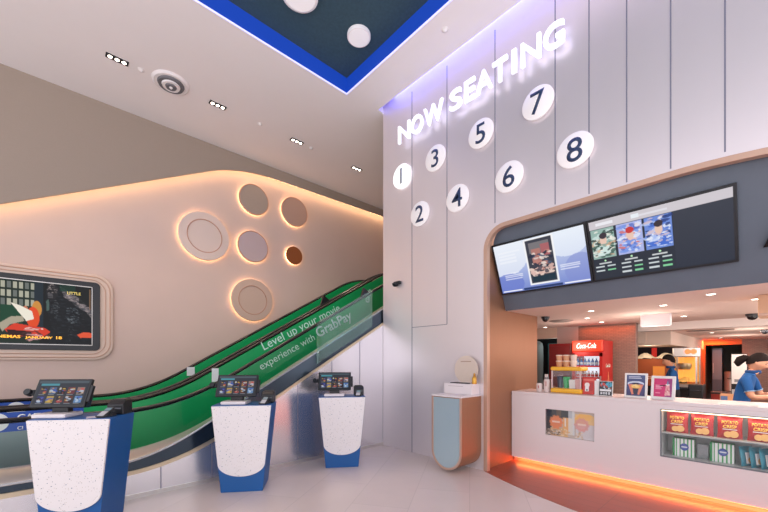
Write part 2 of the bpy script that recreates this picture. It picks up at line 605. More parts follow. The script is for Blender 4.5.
def off(pts, d):
    out = []
    for i, p in enumerate(pts):
        a, b = Vector(pts[max(i - 1, 0)]), Vector(pts[min(i + 1, len(pts) - 1)])
        t = (b - a).normalized()
        out.append((p[0] + t.y * d, p[1] - t.x * d))
    return out
o2 = off(op, -0.055)
tr = MB()
n = len(op)
vv = []
for x in (FX - 0.012, FX + 0.06):
    vv += [(x, *p) for p in op] + [(x, *p) for p in o2]
ff = []
for i in range(n - 1):
    ff += [(i, i + 1, n + i + 1, n + i), (2 * n + i, 2 * n + i + 1, 3 * n + i + 1, 3 * n + i), (i, i + 1, 2 * n + i + 1, 2 * n + i), (n + i, n + i + 1, 3 * n + i + 1, 3 * n + i)]
tr.add(vv, ff)
struct(tr.build('trim_4', M['copper_trim'], bevel=0.004), 'copper trim around the counter opening')
struct(MB().box((4.43, 2.68, 0), (5.92, 2.78, 3.3)).build('wall_copper', M['copper']), 'brushed copper side wall of the counter opening')
# slanted fascia over the counter
p0, p1 = Vector((4.405, 3.285)), Vector((4.875, 2.215))     # (x,z) top and bottom
fs = (p1 - p0)
fn = Vector((-fs.y, fs.x)).normalized()                      # towards the inside, up
def fas(y, s, d=0.0):
    """point on the fascia: y, s from 0 (top) to 1 (bottom), d in front of it"""
    q = p0 + fs * s - fn * d
    return (q.x, y, q.y)
if fas(0, 0, 1)[0] > p0.x:
    fn = -fn
L = fs.length
fp = [(2.672, 1.0), (2.672, 0.30)] + [(2.372 + 0.30 * math.cos(R(a)), (0.30 - 0.30 * math.sin(R(a)) * 1.0)) for a in range(10, 91, 10)] + [(-2.672, 0.0), (-2.672, 1.0)]
fb = MB()
k = len(fp)
fb.add([fas(y, s, 0) for y, s in fp] + [fas(y, s, -0.05) for y, s in fp], [tuple(range(k)), tuple(range(2 * k - 1, k - 1, -1))] + [(i, (i + 1) % k, k + (i + 1) % k, k + i) for i in range(k)])
struct(fb.build('wall_fascia', M['charcoal']), 'slanted charcoal fascia above the counter')

# cladding under the escalators
def P(x, xk, a, top=True):
    t = 0.577
    if x < xk - a:
        z = 0
    elif x < xk + a:
        z = t / (4 * a) * (x - xk + a) ** 2
    else:
        z = t * (x - xk)
    if top:
        xt, b = 5.78, 0.5                 # level again at the upper landing
        full = t * (xt - xk)
        if x > xt + b:
            z = full
        elif x > xt - b:
            z = full - t / (4 * b) * (xt + b - x) ** 2
    return z
XS = [-2.6 + 0.1 * i for i in range(96)]
TR = lambda x: 0.25 + P(x, 1.08, 0.6)
cl = MB().prism([(-2.6, 0), (9.0, 0)] + [(x, TR(x)) for x in XS[::-1] if x < 6.9] , 4.70, 4.74, 'y')
clp = [(x, TR(x)) for x in XS]
cl = MB().prism([(-2.6, 0.0)] + [(6.9, 0.0)] + clp[::-1], 4.705, 4.74, 'y')
struct(cl.build('wall_cladding', M['clad']), 'brushed silver cladding under the escalators')
sm = MB()
for x in (0.909, 1.453, 2.632, 3.225, 3.785):
    sm.box((x - 0.005, 4.702, 0.0), (x + 0.005, 4.71, TR(x)))
struct(sm.build('trim_5', M['seam']))
struct(MB().box((-2.6, 4.695, 0), (FX, 4.705, 0.05)).build('baseboard_left', M['steel']))
struct(MB().box((6.3, 4.75, 2.4), (9.0, LY, 2.67)).build('floor_upper', M['cream']), 'upper landing of the escalators')

# ------------------------------------------------------------------ escalators
def escalator(label, y0, first):
    """steps between y0+0.10 and y0+1.0; y0 is the near handrail"""
    e = thing('escalator', label, 'escalator', (0, 0, 0), 0, 'pair of parallel escalators')
    RL = lambda x: 0.93 + P(x, 1.128, 0.6)
    GB = lambda x: 0.46 + P(x, 1.03, 0.55)
    BT = lambda x: 0.05 + P(x, 1.128, 0.6)
    WL = lambda x: 0.36 + P(x, 0.80, 0.5)
    yf = y0 + 1.09                         # far handrail
    for y in (y0, yf):
        pts = [(x, y, RL(x)) for x in XS]
        # newel return at the lower end
        ret = [(-2.6 - 0.3 * math.sin(R(a)), y, RL(-2.6) - 0.3 + 0.3 * math.cos(R(a))) for a in range(20, 181, 20)]
        MB().tube(ret[::-1] + pts, 0.038, 8, ry=0.019).build('handrail', M['rubber'], e, smooth=True)
        MB().tube([(x, y, z - 0.026) for x, y, z in pts], 0.014, 6, ry=0.010).build('rail_track', M['dark_steel'], e, smooth=True)
    MB().strip([(x, y0, GB(x) - 0.02) for x in XS], [(x, y0, RL(x) - 0.03) for x in XS]).build('balustrade_glass', M['glass'], e)
    # printed far balustrade
    if first:
        blue = [x for x in XS if x < 0.35]
        gree = [x for x in XS if x > 0.25]
        MB().strip([(x, yf - 0.10, RL(x) - 0.25) for x in blue], [(x, yf - 0.10, RL(x) - 0.03) for x in blue]).build('blue_banner', M['bluev'], e, solid=0.006)['label'] = 'blue printed banner'
        MB().strip([(x, yf - 0.10, BT(x)) for x in blue], [(x, yf - 0.10, RL(x) - 0.251) for x in blue]).build('inner_panel', mat('frosted_inner_panel', (132, 150, 150), 0.3, 0.3), e, solid=0.006)
    else:
        blue = [x for x in XS if x < 0.35]
        gree = [x for x in XS if x > 0.25]
        MB().strip([(x, yf - 0.05, BT(x)) for x in blue], [(x, yf - 0.05, RL(x) - 0.03) for x in blue]).build('blue_banner', M['bluev'], e, solid=0.006)
    yy = yf - (0.10 if first else 0.05)
    MB().strip([(x, yy, BT(x)) for x in gree], [(x, yy, RL(x) - 0.03) for x in gree]).build('green_banner', M['green'], e, solid=0.006)
    # near deck, skirt and truss edge
    yn = y0 - (0.22 if first else 0.17)
    top = [(x, y0 + 0.04, GB(x) + 0.01) for x in XS]
    mid = [(x, y0 - 0.08, GB(x) + 0.012) for x in XS]
    low = [(x, yn, WL(x) + 0.02) for x in XS]
    MB().strip(top, mid).strip(mid, low).build('deck', M['steel'], e, smooth=True)
    MB().tube([(x, yn - 0.004, WL(x) + 0.01) for x in XS], 0.012, 6).build('edge_strip', mat('bright_edge', (226, 224, 222), 0.25, 0.7), e, smooth=True)
    MB().strip([(x, yn + 0.004, TR(x) + 0.03) for x in XS], [(x, yn + 0.004, WL(x)) for x in XS]).build('skirt_panel', mat('dark_mirror_skirt', (58, 70, 82), 0.14, 0.6, noise=0.3, nscale=1.2), e, solid=0.006)
    MB().strip([(x, yn - 0.012, TR(x) - 0.01) for x in XS], [(x, yn - 0.012, TR(x) + 0.045) for x in XS]).build('truss_trim', M['gold_trim'], e, solid=0.02)
    MB().strip([(x, yf - 0.12 if first else yf - 0.08, BT(x) - 0.12) for x in XS], [(x, yf - 0.12 if first else yf - 0.08, BT(x) + 0.06) for x in XS]).build('inner_skirt', M['dark_steel'], e, solid=0.01)
    # far cap between the handrails
    MB().box((-2.6, y0 + 0.12, 0.004), (-1.0, y0 + 0.92, 0.03)).build('comb_plate', M['steel'], e)
    stp = MB()
    stp.box((0, 0, -0.03), (0.41, 0.80, 0))
    for q in range(20):
        stp.box((0, 0.02 + q * 0.039, 0), (0.40, 0.035 + q * 0.039, 0.012))
    stp.box((0.38, 0, 0), (0.40, 0.80, 0.19))
    st0 = stp.build('step', M['dark_steel'], e, loc=(-1.0, y0 + 0.12, 0.03))
    x = -0.6
    while x < 6.4:
        s = st0.copy()
        COL.objects.link(s)
        s.parent = e
        s.location = (x, y0 + 0.12, 0.03 + P(x + 0.2, 1.33, 0.6))
        x += 0.4
    return e

e1 = escalator('near escalator with green printed side panel and clear acrylic guard by the silver cladding', 4.95, True)
e2 = escalator('far escalator with plain green side panel next to the beige wall', 6.30, False)
SLP = math.atan(0.577)
def slope_m(x, z, y, a=R(28)):
    return frame_m((x, y, z), (math.cos(a), 0, math.sin(a)), (-math.sin(a), 0, math.cos(a)))
text('slogan_lettering', 'Level up your movie', M['palev'], slope_m(2.68, 1.665, 5.934, R(27.4)), e1, width=1.80, extrude=0.001)
t = text('slogan_lettering', 'experience with ', M['palev'], slope_m(2.63, 1.325, 5.934), e1, width=1.20, extrude=0.001)
t = text('slogan_lettering', 'GrabPay', M['whitev'], slope_m(3.76, 1.925, 5.934), e1, width=0.93, extrude=0.001, bold=0.02)
text('logo_lettering', 'Grab', M['whitev'], frame_m((5.02, 5.934, 2.72), (0.25, 0, 0.97), (-0.97, 0, 0.25)), e1, width=0.30, extrude=0.001, bold=0.02)
MB().box((1.83, 5.926, 1.16), (1.93, 5.933, 1.37)).build('sticker', M['whitev'], e1)
MB().box((1.83, 7.325, 1.21), (1.96, 7.334, 1.37)).build('sticker', M['whitev'], e2)
# blue banner with white roundel and letters
MB().lathe([(0.0, -0.001), (0.105, -0.001), (0.105, 0.001), (0.0, 0.001)], 28, (-0.46, 5.933, 0.795), 'y').build('roundel_print', M['whitev'], e1)
text('banner_lettering', 'CAT', M['whitev'], ON_LEFT((-0.29, 5.934, 0.80)), e1, height=0.075, extrude=0.001, bold=0.02)
text('banner_lettering', 'CI', M['whitev'], ON_LEFT((-0.29, 5.934, 0.695)), e1, height=0.04, extrude=0.001, bold=0.02)
MB().lathe([(0.0, -0.001), (0.10, -0.001), (0.10, 0.001), (0.0, 0.001)], 28, (-0.37, 7.334, 0.80), 'y').build('roundel_print', M['whitev'], e2)
# acrylic guard on the near side and black wedge guards under the handrails
gx = [2.95 + 0.1 * i for i in range(12)]
MB().strip([(x, 4.70, 0.36 + P(x, 1.08, 0.6)) for x in gx], [(x, 4.70, 1.02 + P(x, 1.128, 0.6)) for x in gx]).build('guard_panel', M['acrylic'], e1, solid=0.008)['label'] = 'clear acrylic guard panel'
MB().prism([(4.00, 2.60), (4.20, 2.70), (4.06, 2.78)], 4.93, 4.97, 'y').build('wedge_guard', M['black'], e1)
MB().prism([(3.98, 2.60), (4.20, 2.72), (4.06, 2.82)], 6.20, 6.24, 'y').build('wedge_guard', M['black'], e2)

# ------------------------------------------------------------------ things on the escalator wall
def halo_disc(label, x, z, r, kind):
    d = thing('wall_disc', label, 'wall disc', (x, LY, z), 0, 'backlit round discs on the beige wall')
    m = {'grey': mat('disc_grey', (172, 154, 140), 0.85, noise=0.08, nscale=80), 'taupe': mat('disc_taupe', (188, 152, 134), 0.85, noise=0.08, nscale=80),
         'lilac': mat('disc_lilac', (206, 184, 182), 0.4, 0.2), 'copper': mat('disc_copper', (176, 104, 60), 0.4, 0.5), 'beige': mat('disc_beige', (226, 204, 192), 0.8), 'rim': mat('disc_rim', (196, 150, 128), 0.5)}
    if kind in ('big', 'ring'):
        prof = [(0, -0.075), (r * .66, -0.075), (r * .66, -0.066), (r * .70, -0.066), (r * .70, -0.085), (r * .985, -0.085), (r, -0.075), (r, -0.045), (0, -0.045)]
        MB().lathe(prof, 64, (0, 0, 0), 'y').build('disc_plate', m['beige'] if kind == 'big' else mat('disc_tan', (206, 178, 160), 0.85), d, smooth=True)
        MB().tube([(r * .68 * math.cos(2 * math.pi * i / 48), -0.079, r * .68 * math.sin(2 * math.pi * i / 48)) for i in range(48)], 0.011, 6, closed=True).build('inlay_ring', m['rim'], d, smooth=True)
    else:
        MB().lathe([(0, -0.08), (r * .985, -0.08), (r, -0.07), (r, -0.045), (0, -0.045)], 56, (0, 0, 0), 'y').build('disc_plate', m[kind], d, smooth=True)
        if kind != 'copper':
            MB().tube([(r * .97 * math.cos(2 * math.pi * i / 48), -0.075, r * .97 * math.sin(2 * math.pi * i / 48)) for i in range(48)], 0.014, 6, closed=True).build('rim_ring', m['rim'], d, smooth=True)
    MB().tube([(r * .93 * math.cos(2 * math.pi * i / 48), -0.026, r * .93 * math.sin(2 * math.pi * i / 48)) for i in range(48)], 0.012, 6, closed=True).build('halo_tube', M['halo'], d, smooth=True)
s = LY / 7.85
halo_disc('large beige disc with inlaid ring, upper left of the six on the wall', 2.295, 4.02, 0.485, 'big')
halo_disc('grey felt disc under the bend of the light line', 3.32, 5.07, 0.335, 'grey')
halo_disc('taupe disc nearest the sloping ceiling, right of the grey felt disc', 4.32, 5.075, 0.345, 'taupe')
halo_disc('smooth lilac disc in the middle of the group', 3.30, 4.02, 0.345, 'lilac')
halo_disc('smallest disc, copper coloured, on the beige wall', 4.31, 4.02, 0.215, 'copper')
halo_disc('large disc with inlaid ring just above the escalators, lowest of the group', 3.29, 2.83, 0.465, 'ring')

tv = thing('wall_screen', 'wide black wall screen in a beige rounded surround showing a gorilla film advert', 'screen', (0, LY, 0))
X0, X1, Z0, Z1 = -2.6, 0.80, 1.50, 2.965
MB().prism(rrect(X0, Z0, X1, Z1, 0.26), -0.05, 0.0, 'y').build('surround', mat('surround_beige', (220, 196, 180), 0.7), tv, bevel=0.015)
def ring_tube(x0, z0, x1, z1, r, y, rad):
    return MB().tube([(x, y, z) for x, z in rrect(x0, z0, x1, z1, r, 8)], rad, 6, closed=True)
ring_tube(X0 + .045, Z0 + .045, X1 - .045, Z1 - .045, 0.24, -0.052, 0.010).build('copper_line', M['copper_trim'], tv, smooth=True)
ring_tube(X0 + .11, Z0 + .10, X1 - .11, Z1 - .10, 0.20, -0.052, 0.008).build('copper_line', M['copper_trim'], tv, smooth=True)
MB().prism(rrect(-2.4, 1.66, 0.615, 2.82, 0.07), -0.075, -0.045, 'y').build('bezel', M['black'], tv, bevel=0.006)
c = Canvas(520, 120, (16, 18, 20))
U = lambda x: .6196 + .381 * x           # the right hand part that the hall shows
def T(*pts):
    return [(U(x), y) for x, y in pts]
c.rect(0, 0, U(.40), 1, (24, 40, 32))
c.blobs(0, .05, .60, .95, [(60, 70, 50), (120, 60, 40), (190, 170, 140), (20, 60, 40), (30, 30, 30), (206, 90, 50)], 60, .006, .02)
c.rect(U(-.02), 0, U(.40), 1, (24, 40, 32))
for i in range(6):
    for y in (.60, .73, .87):
        c.rect(U(.005 + i * .06), y, U(.045 + i * .06), y + .10, (200, 196, 176) if (i + int(y * 10)) % 3 else (120, 124, 120), .85)
c.rect(U(0), .32, U(.22), .60, (16, 66, 44))
c.rect(U(.34), .1, U(.44), 1, (26, 40, 50))
c.ell(U(.37), .56, .020, .13, (206, 140, 60))
c.ell(U(.33), .42, .026, .17, (226, 74, 30))
c.ell(U(.25), .52, .012, .08, (200, 120, 90))
c.poly(T((.10, .64), (.20, .60), (.32, .52), (.34, .40), (.26, .36), (.18, .50)), (240, 232, 216))
c.poly(T((-.02, .30), (.10, .42), (.22, .44), (.24, .36), (.10, .30), (.02, .18)), (170, 160, 140))
c.poly(T((.04, .22), (.14, .32), (.46, .26), (.52, .20), (.44, .12), (.10, .12)), (216, 58, 34))
c.poly(T((.06, .22), (.30, .20), (.34, .12), (.08, .13)), (44, 16, 16))
c.blobs(U(.28), .06, U(.50), .26, [(240, 214, 204), (206, 150, 150), (90, 40, 40)], 20, .003, .010)
c.poly(T((.46, .8), (.48, .95), (.56, 1), (.66, .95), (.80, .84), (.94, .70), (1, .56), (1, 0), (.50, 0), (.52, .35), (.47, .6)), (18, 21, 26))
c.poly(T((.62, .96), (.72, .90), (.86, .78), (.98, .62), (1, .46), (.92, .58), (.80, .70), (.68, .78)), (126, 116, 118), .85)
c.poly(T((.70, .84), (.84, .74), (.95, .60), (.90, .58), (.78, .68)), (170, 156, 156), .5)
c.fur(T((.48, .95), (.56, 1), (.66, .95), (.80, .84), (.94, .70), (1, .56), (1, 0), (.50, 0), (.52, .35), (.47, .6)), [(12, 14, 18), (24, 28, 34), (40, 46, 54), (16, 18, 22)], 420, .008, .6)
c.fur(T((.62, .97), (.72, .91), (.86, .79), (1, .60), (1, .46), (.92, .56), (.80, .68), (.66, .80)), [(136, 124, 126), (100, 96, 102), (176, 160, 160), (60, 60, 66)], 160, .006, .7, -.5)
c.fur(T((.70, .62), (.78, .64), (.86, .56), (.84, .40), (.74, .34), (.69, .46)), [(110, 120, 128), (70, 78, 86), (140, 148, 154), (30, 34, 40)], 90, .005, .6, 1.2)
c.fur(T((.52, .72), (.60, .74), (.62, .60), (.58, .42), (.52, .46)), [(92, 98, 104), (60, 66, 72), (120, 122, 128), (24, 26, 30)], 70, .004, .6, 1.2)
c.fur(T((.72, .30), (.79, .30), (.78, .06), (.71, .06)), [(84, 90, 96), (40, 44, 50), (20, 22, 26)], 40, .004, .6, 1.4)
c.poly(T((.475, .90), (.50, .98), (.56, .99), (.60, .93), (.60, .80), (.56, .74), (.50, .74), (.475, .80)), (32, 32, 36))
c.fur(T((.475, .90), (.50, .98), (.56, .99), (.60, .93), (.585, .84), (.50, .82)), [(160, 146, 144), (96, 88, 88), (60, 56, 58), (190, 176, 172)], 60, .004, .75, .3)
c.rect(U(.485), .855, U(.565), .875, (16, 14, 16))
c.poly(T((.485, .83), (.54, .83), (.545, .76), (.49, .76)), (78, 76, 80))
c.rect(U(.49), .775, U(.54), .785, (22, 20, 22))
c.poly(T((.47, .70), (.50, .74), (.505, .56), (.475, .54)), (96, 128, 118), .7)
c.rect(U(.62), .88, U(.80), 1, (20, 60, 46), .7)
c.rect(U(.84), .70, U(1.01), 1, (22, 26, 26), .8)
c.poly(T((.82, .17), (.90, .22), (1.0, .21), (1.0, .13), (.86, .12)), (226, 84, 50))
c.rect(U(.97), .62, U(.985), .96, (150, 110, 80), .8)
c.build('screen_print', 2.80, 0.97, ON_LEFT((-2.30, -0.078, 1.755)), tv, 0.95)
for a, b in (((-2.31, 1.742), (0.512, 1.754)), ((-2.31, 2.726), (0.512, 2.738)), ((0.502, 1.742), (0.512, 2.738))):
    MB().box((a[0], -0.080, a[1]), (b[0], -0.074, b[1])).build('screen_edge', M['paper'], tv)
amb = mat('amber_text', (255, 190, 70), 0.5, emit=0.9, emit_rgb=(250, 180, 60))
for wd_, xa, wi in (('IN', -0.80, 0.085), ('CINEMAS', -0.67, 0.32), ('JANUARY', -0.30, 0.315), ('18', 0.055, 0.071)):
    text('caption_text', wd_, amb, ON_LEFT((xa, -0.080, 1.838)), tv, width=wi, height=0.046, extrude=0.001, bold=0.03)
text('caption_text', 'LITTLE', mat('gold_text', (220, 200, 110), 0.5, emit=0.5), ON_LEFT((0.19, -0.080, 2.578)), tv, width=0.17, height=0.045, extrude=0.001, bold=0.02)

# ------------------------------------------------------------------ ceiling fittings
def tray(label, x, y):
    t = thing('downlight_tray', label, 'ceiling light', (x, y, CZ), 0, 'three lamp downlights in a row on the ceiling')
    MB().box((-0.135, -0.05, -0.012), (0.135, 0.05, 0.0)).build('tray', M['black'], t, bevel=0.004)
    for k in (-1, 0, 1):
        MB().lathe([(0.0, -0.016), (0.024, -0.016), (0.027, -0.012), (0.0, -0.012)], 16, (k * 0.082, 0, 0)).build('lamp', M['lampw'], t)
names = ['three lamp downlight tray left of the round ceiling vent', 'three lamp downlight tray right of the round ceiling vent', 'third downlight tray from the left, past the ceiling sensor', 'small downlight tray nearest the sign wall']
for nm, x in zip(names, (0.70, 2.09, 3.595, 5.11)):
    tray(nm, x, 6.465)
v = thing('ceiling_vent', 'round white ceiling vent of concentric rings', 'vent', (1.384, 6.45, CZ))
MB().lathe([(0.0, -0.004), (0.25, -0.004), (0.25, 0.0), (0.0, 0.0)], 40).build('back_plate', mat('vent_shadow', (46, 46, 52), 0.8), v)  # plate colour carries the shade inside the vent
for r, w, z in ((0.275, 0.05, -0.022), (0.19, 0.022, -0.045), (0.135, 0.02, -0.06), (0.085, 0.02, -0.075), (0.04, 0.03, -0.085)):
    MB().lathe([(r - w, z), (r - w + 0.004, z - 0.006), (r, z + 0.028), (r, z + 0.034), (r - w, z + 0.008)], 40).build('vent_ring', M['ceiling'] if r in (0.275, 0.135, 0.04) else mat('vent_gap_shade', (110, 108, 112), 0.7), v, smooth=True)  # every other ring coloured darker in place of the shaded gaps
for nm, x, y in (('small ceiling sprinkler between the second and third downlight trays', 2.834, 6.46), ('small ceiling sprinkler past the third downlight tray', 3.93, 6.48), ('small ceiling sprinkler beside the first downlight tray', 0.99, 6.467), ('small ceiling sprinkler between the blue recess and the sign wall', 3.82, 2.96)):
    o = MB().lathe([(0.0, -0.03), (0.012, -0.03), (0.03, -0.012), (0.045, -0.006), (0.045, 0), (0, 0)], 16, (x, y, CZ)).build('ceiling_sprinkler', M['white_matt'])
    tag(o, nm, 'sprinkler', 'ceiling sprinklers')
for nm, x, y, r in (('white round pendant disc in the blue ceiling, near its corner', 3.21, 4.01, 0.165), ('larger white round pendant disc in the blue ceiling at the photo edge', 2.30, 4.06, 0.225)):
    d = thing('ceiling_disc', nm, 'ceiling light', (x, y, 6.12), 0, 'white round discs in the blue ceiling')
    MB().lathe([(0, -0.05), (r * .96, -0.05), (r, -0.042), (r, -0.004), (0, 0)], 40).build('disc_body', mat('disc_white', (236, 232, 232), 0.6, emit=0.08, emit_rgb=(230, 226, 230)), d, smooth=True)
    MB().lathe([(0, -0.053), (r * .86, -0.053), (r * .86, -0.05), (0, -0.05)], 40).build('diffuser', mat('disc_underside_glow', (240, 236, 236), 0.6, emit=0.25, emit_rgb=(236, 226, 226)), d)  # slight emission put into the unlit disc and its underside to brighten them

# ------------------------------------------------------------------ sign wall: lettering, numbers, camera
sg = thing('now_seating_sign', 'lit white NOW SEATING lettering standing off the silver wall', 'sign', (FX, 0, 5.07))
word = [('N', 4.22, 3.96), ('O', 3.935, 3.69), ('W', 3.665, 3.30), ('S', 3.175, 2.97), ('E', 2.925, 2.755), ('A', 2.745, 2.495), ('T', 2.49, 2.285), ('I', 2.225, 2.165), ('N', 2.105, 1.865), ('G', 1.835, 1.60)]
for ch, ya, yb in word:
    t = text('letter', ch, M['neon_side'], ON_FACADE((-0.075, ya, -0.01)), sg, height=0.285, width=ya - yb, extrude=0.035, bold=0.012)
    f = text('letter_face', ch, M['neon'], ON_FACADE((-0.111, ya, -0.01)), t, height=0.285, width=ya - yb, extrude=0.002, bold=0.012)
    f.matrix_basis = t.matrix_basis.inverted() @ f.matrix_basis
def number(nm, ch, y, z, glow=False):
    d = thing('number_disc', nm, 'number sign', (FX, y, z), 0, 'white numbered discs on the silver wall')
    MB().lathe([(0, -0.040), (0.187, -0.040), (0.192, -0.036), (0.192, -0.018), (0, -0.018)], 48, (0, 0, 0), 'x').build('disc_plate', mat('disc_lit', (248, 248, 248), 0.4, emit=1.1, emit_rgb=(255, 255, 255)) if glow else mat('disc_face', (236, 230, 230), 0.4, emit=0.22, emit_rgb=(236, 230, 230)), d, smooth=True)
    MB().lathe([(0.0, -0.02), (0.12, -0.02), (0.12, 0.0), (0, 0)], 24, (0, 0, 0), 'x').build('standoff', M['seam'], d)
    text('numeral', ch, mat('grey_numeral', (120, 132, 150), 0.5) if glow else M['navy'], ON_FACADE((-0.041, 0, 0)), d, height=0.262, extrude=0.005, bold=0.004, align='CENTER')
for ch, y, z in (('1', 4.216, 4.557), ('2', 3.811, 3.81), ('3', 3.498, 4.56), ('4', 3.094, 3.82), ('5', 2.71, 4.57), ('6', 2.30, 3.83), ('7', 1.932, 4.58), ('8', 1.515, 3.835)):
    number('round white disc with numeral %s on the silver wall' % ch + (', brightly lit' if ch == '1' else ''), ch, y, z, ch == '1')
cam = thing('security_camera', 'small black security camera on the silver wall near the escalators', 'camera', (FX, 4.32, 2.775))
MB().box((-0.05, -0.075, -0.005), (0, 0.075, 0.05)).build('mount', M['black'], cam, bevel=0.01)
MB().lathe([(0.0, -0.055), (0.03, -0.05), (0.05, -0.03), (0.058, 0.0), (0, 0.0)], 20, (-0.06, 0.01, 0.01)).build('dome', M['black'], cam, smooth=True)

# screens on the slanted fascia
FD = Vector(fas(0, 1)) - Vector(fas(0, 0))
FDn = FD.normalized()
def fascia_m(y, s, d):
    return frame_m(fas(y, s, d), (0, -1, 0), -FDn)
SL = FD.length
s_top, s_bot = 0.185, 0.79
def fscreen(label, ya, yb, paint, extra):
    t = thing('menu_screen', label, 'screen', fas((ya + yb) / 2, s_bot, 0.0), 0, 'screens on the slanted fascia')
    base = Vector(t.location)
    def lm(y, s, d):
        m = fascia_m(y, s, d)
        m.translation -= base
        return m
    h = (s_bot - s_top) * SL
    w = ya - yb
    mb = MB().box((0, 0, 0), (w, h, 0.045))
    mb.build('bezel', M['black'], t, bevel=0.004, mtx=lm(ya, s_bot, 0.001))
    paint.build('screen_print', w - 0.05, h - 0.05, lm(ya - 0.025, s_bot - 0.025 / SL, 0.048), t, 1.0)
    extra(t, lambda u, v, d=0.0495: lm(ya - 0.025 - u * (w - 0.05), s_bot - (0.025 + v * (h - 0.05)) / SL, d), w - 0.05, h - 0.05)
    return t
c = Canvas(150, 90, (196, 208, 232))
c.grad(0, 0, 1, 1, (226, 234, 246), (120, 138, 206))
c.ell(.10, .75, .30, .40, (240, 244, 250), .7)
c.ell(.82, .82, .22, .30, (236, 242, 250), .7)
c.ell(.12, .18, .18, .22, (104, 122, 204), .7)
c.ell(.92, .25, .16, .3, (128, 140, 206), .5)
c.rect(.37, .09, .69, .98, (242, 242, 244))
c.rect(.39, .12, .67, .95, (60, 62, 74))
c.rect(.42, .70, .64, .90, (120, 116, 120))
c.rect(.44, .48, .54, .78, (176, 120, 112))
c.rect(.55, .62, .64, .84, (170, 100, 104))
c.blobs(.41, .36, .65, .7, [(40, 44, 64), (216, 196, 190), (190, 130, 120), (70, 84, 110), (230, 216, 208)], 40, .01, .028)
c.blobs(.41, .28, .65, .42, [(226, 190, 180), (240, 214, 200), (90, 80, 90), (220, 180, 170)], 24, .012, .03)
c.rect(.41, .15, .66, .25, (30, 52, 66))
c.lines(.05, .60, .32, .86, (242, 244, 250), 4, .6, .55)
c.lines(.08, .26, .34, .42, (240, 240, 250), 4, .5, .7)
c.lines(.72, .28, .96, .40, (240, 242, 252), 3, .5, .7)
c.rect(.02, .02, .26, .05, (246, 248, 252))
c.rect(.74, .02, .99, .05, (246, 248, 252))
c.rect(.28, .01, .72, .06, (40, 60, 110))
fscreen('bright pale blue advert screen with a film poster, at the rounded corner of the fascia', 2.655, 1.465, c, lambda t, f, w, h: None)
c = Canvas(240, 130, (44, 50, 62))
c.rect(0, .86, 1, 1, (206, 200, 206))
for x0, cols, bg in ((.008, [(206, 226, 222), (60, 90, 80), (240, 236, 226), (214, 170, 140), (50, 60, 60), (130, 160, 150)], (150, 180, 172)), (.222, [(120, 150, 226), (226, 232, 250), (214, 110, 110), (236, 190, 180), (150, 170, 240), (90, 110, 190)], (170, 180, 230)), (.432, [(70, 110, 206), (190, 206, 246), (236, 240, 252), (40, 60, 120), (120, 150, 226), (214, 190, 200)], (110, 140, 214))):
    W_ = .193
    c.rect(x0, .36, x0 + W_, .86, bg)
    c.blobs(x0 + .02, .40, x0 + W_ - .02, .82, cols, 70, .006, .026, .8)
    c.poly([(x0 + .04, .40), (x0 + .065, .58), (x0 + .135, .58), (x0 + .165, .40)], cols[0])
    c.ell(x0 + .10, .66, .028, .09, (230, 196, 180))
    c.ell(x0 + .10, .735, .032, .05, (60, 50, 60) if x0 != .222 else (200, 60, 60))
    c.blobs(x0 + .02, .40, x0 + W_ - .02, .60, cols, 30, .006, .02, .8)
    c.rect(x0, .855, x0 + W_, .865, (30, 34, 44))
    c.ell(x0 + .096, .315, .008, .016, (190, 236, 190))
    c.lines(x0 + .04, .255, x0 + .16, .285, (220, 224, 226), 1, .8)
    for r in range(3 if x0 > .03 else 2):
        c.rect(x0 + .01, .205 - r * .07, x0 + .085, .230 - r * .07, (204, 212, 216))
        c.rect(x0 + .11, .205 - r * .07, x0 + .175, .230 - r * .07, (130, 206, 156) if r else (196, 206, 210))
c.rect(.64, 0, 1, .855, (50, 56, 68))
c.grad(.635, 0, 1, .855, (58, 62, 74), (46, 52, 66))
c.rect(.06, .91, .20, .95, (240, 240, 246), .8)
c.rect(.34, .90, .40, .96, (236, 244, 250), .8)
c.rect(.40, .91, .60, .94, (236, 238, 246), .5)
fscreen('dark showtimes screen with three film posters and a grey blank half', 1.46, 0.235, c, lambda t, f, w, h: None)
lt = text('fascia_lettering', 'A', M['blackm'], fascia_m(0.075, 0.70, 0.004), None, height=0.24, extrude=0.04, bold=0.03)
tag(lt, 'raised black letter on the charcoal fascia at the right edge of the photo', 'letter')

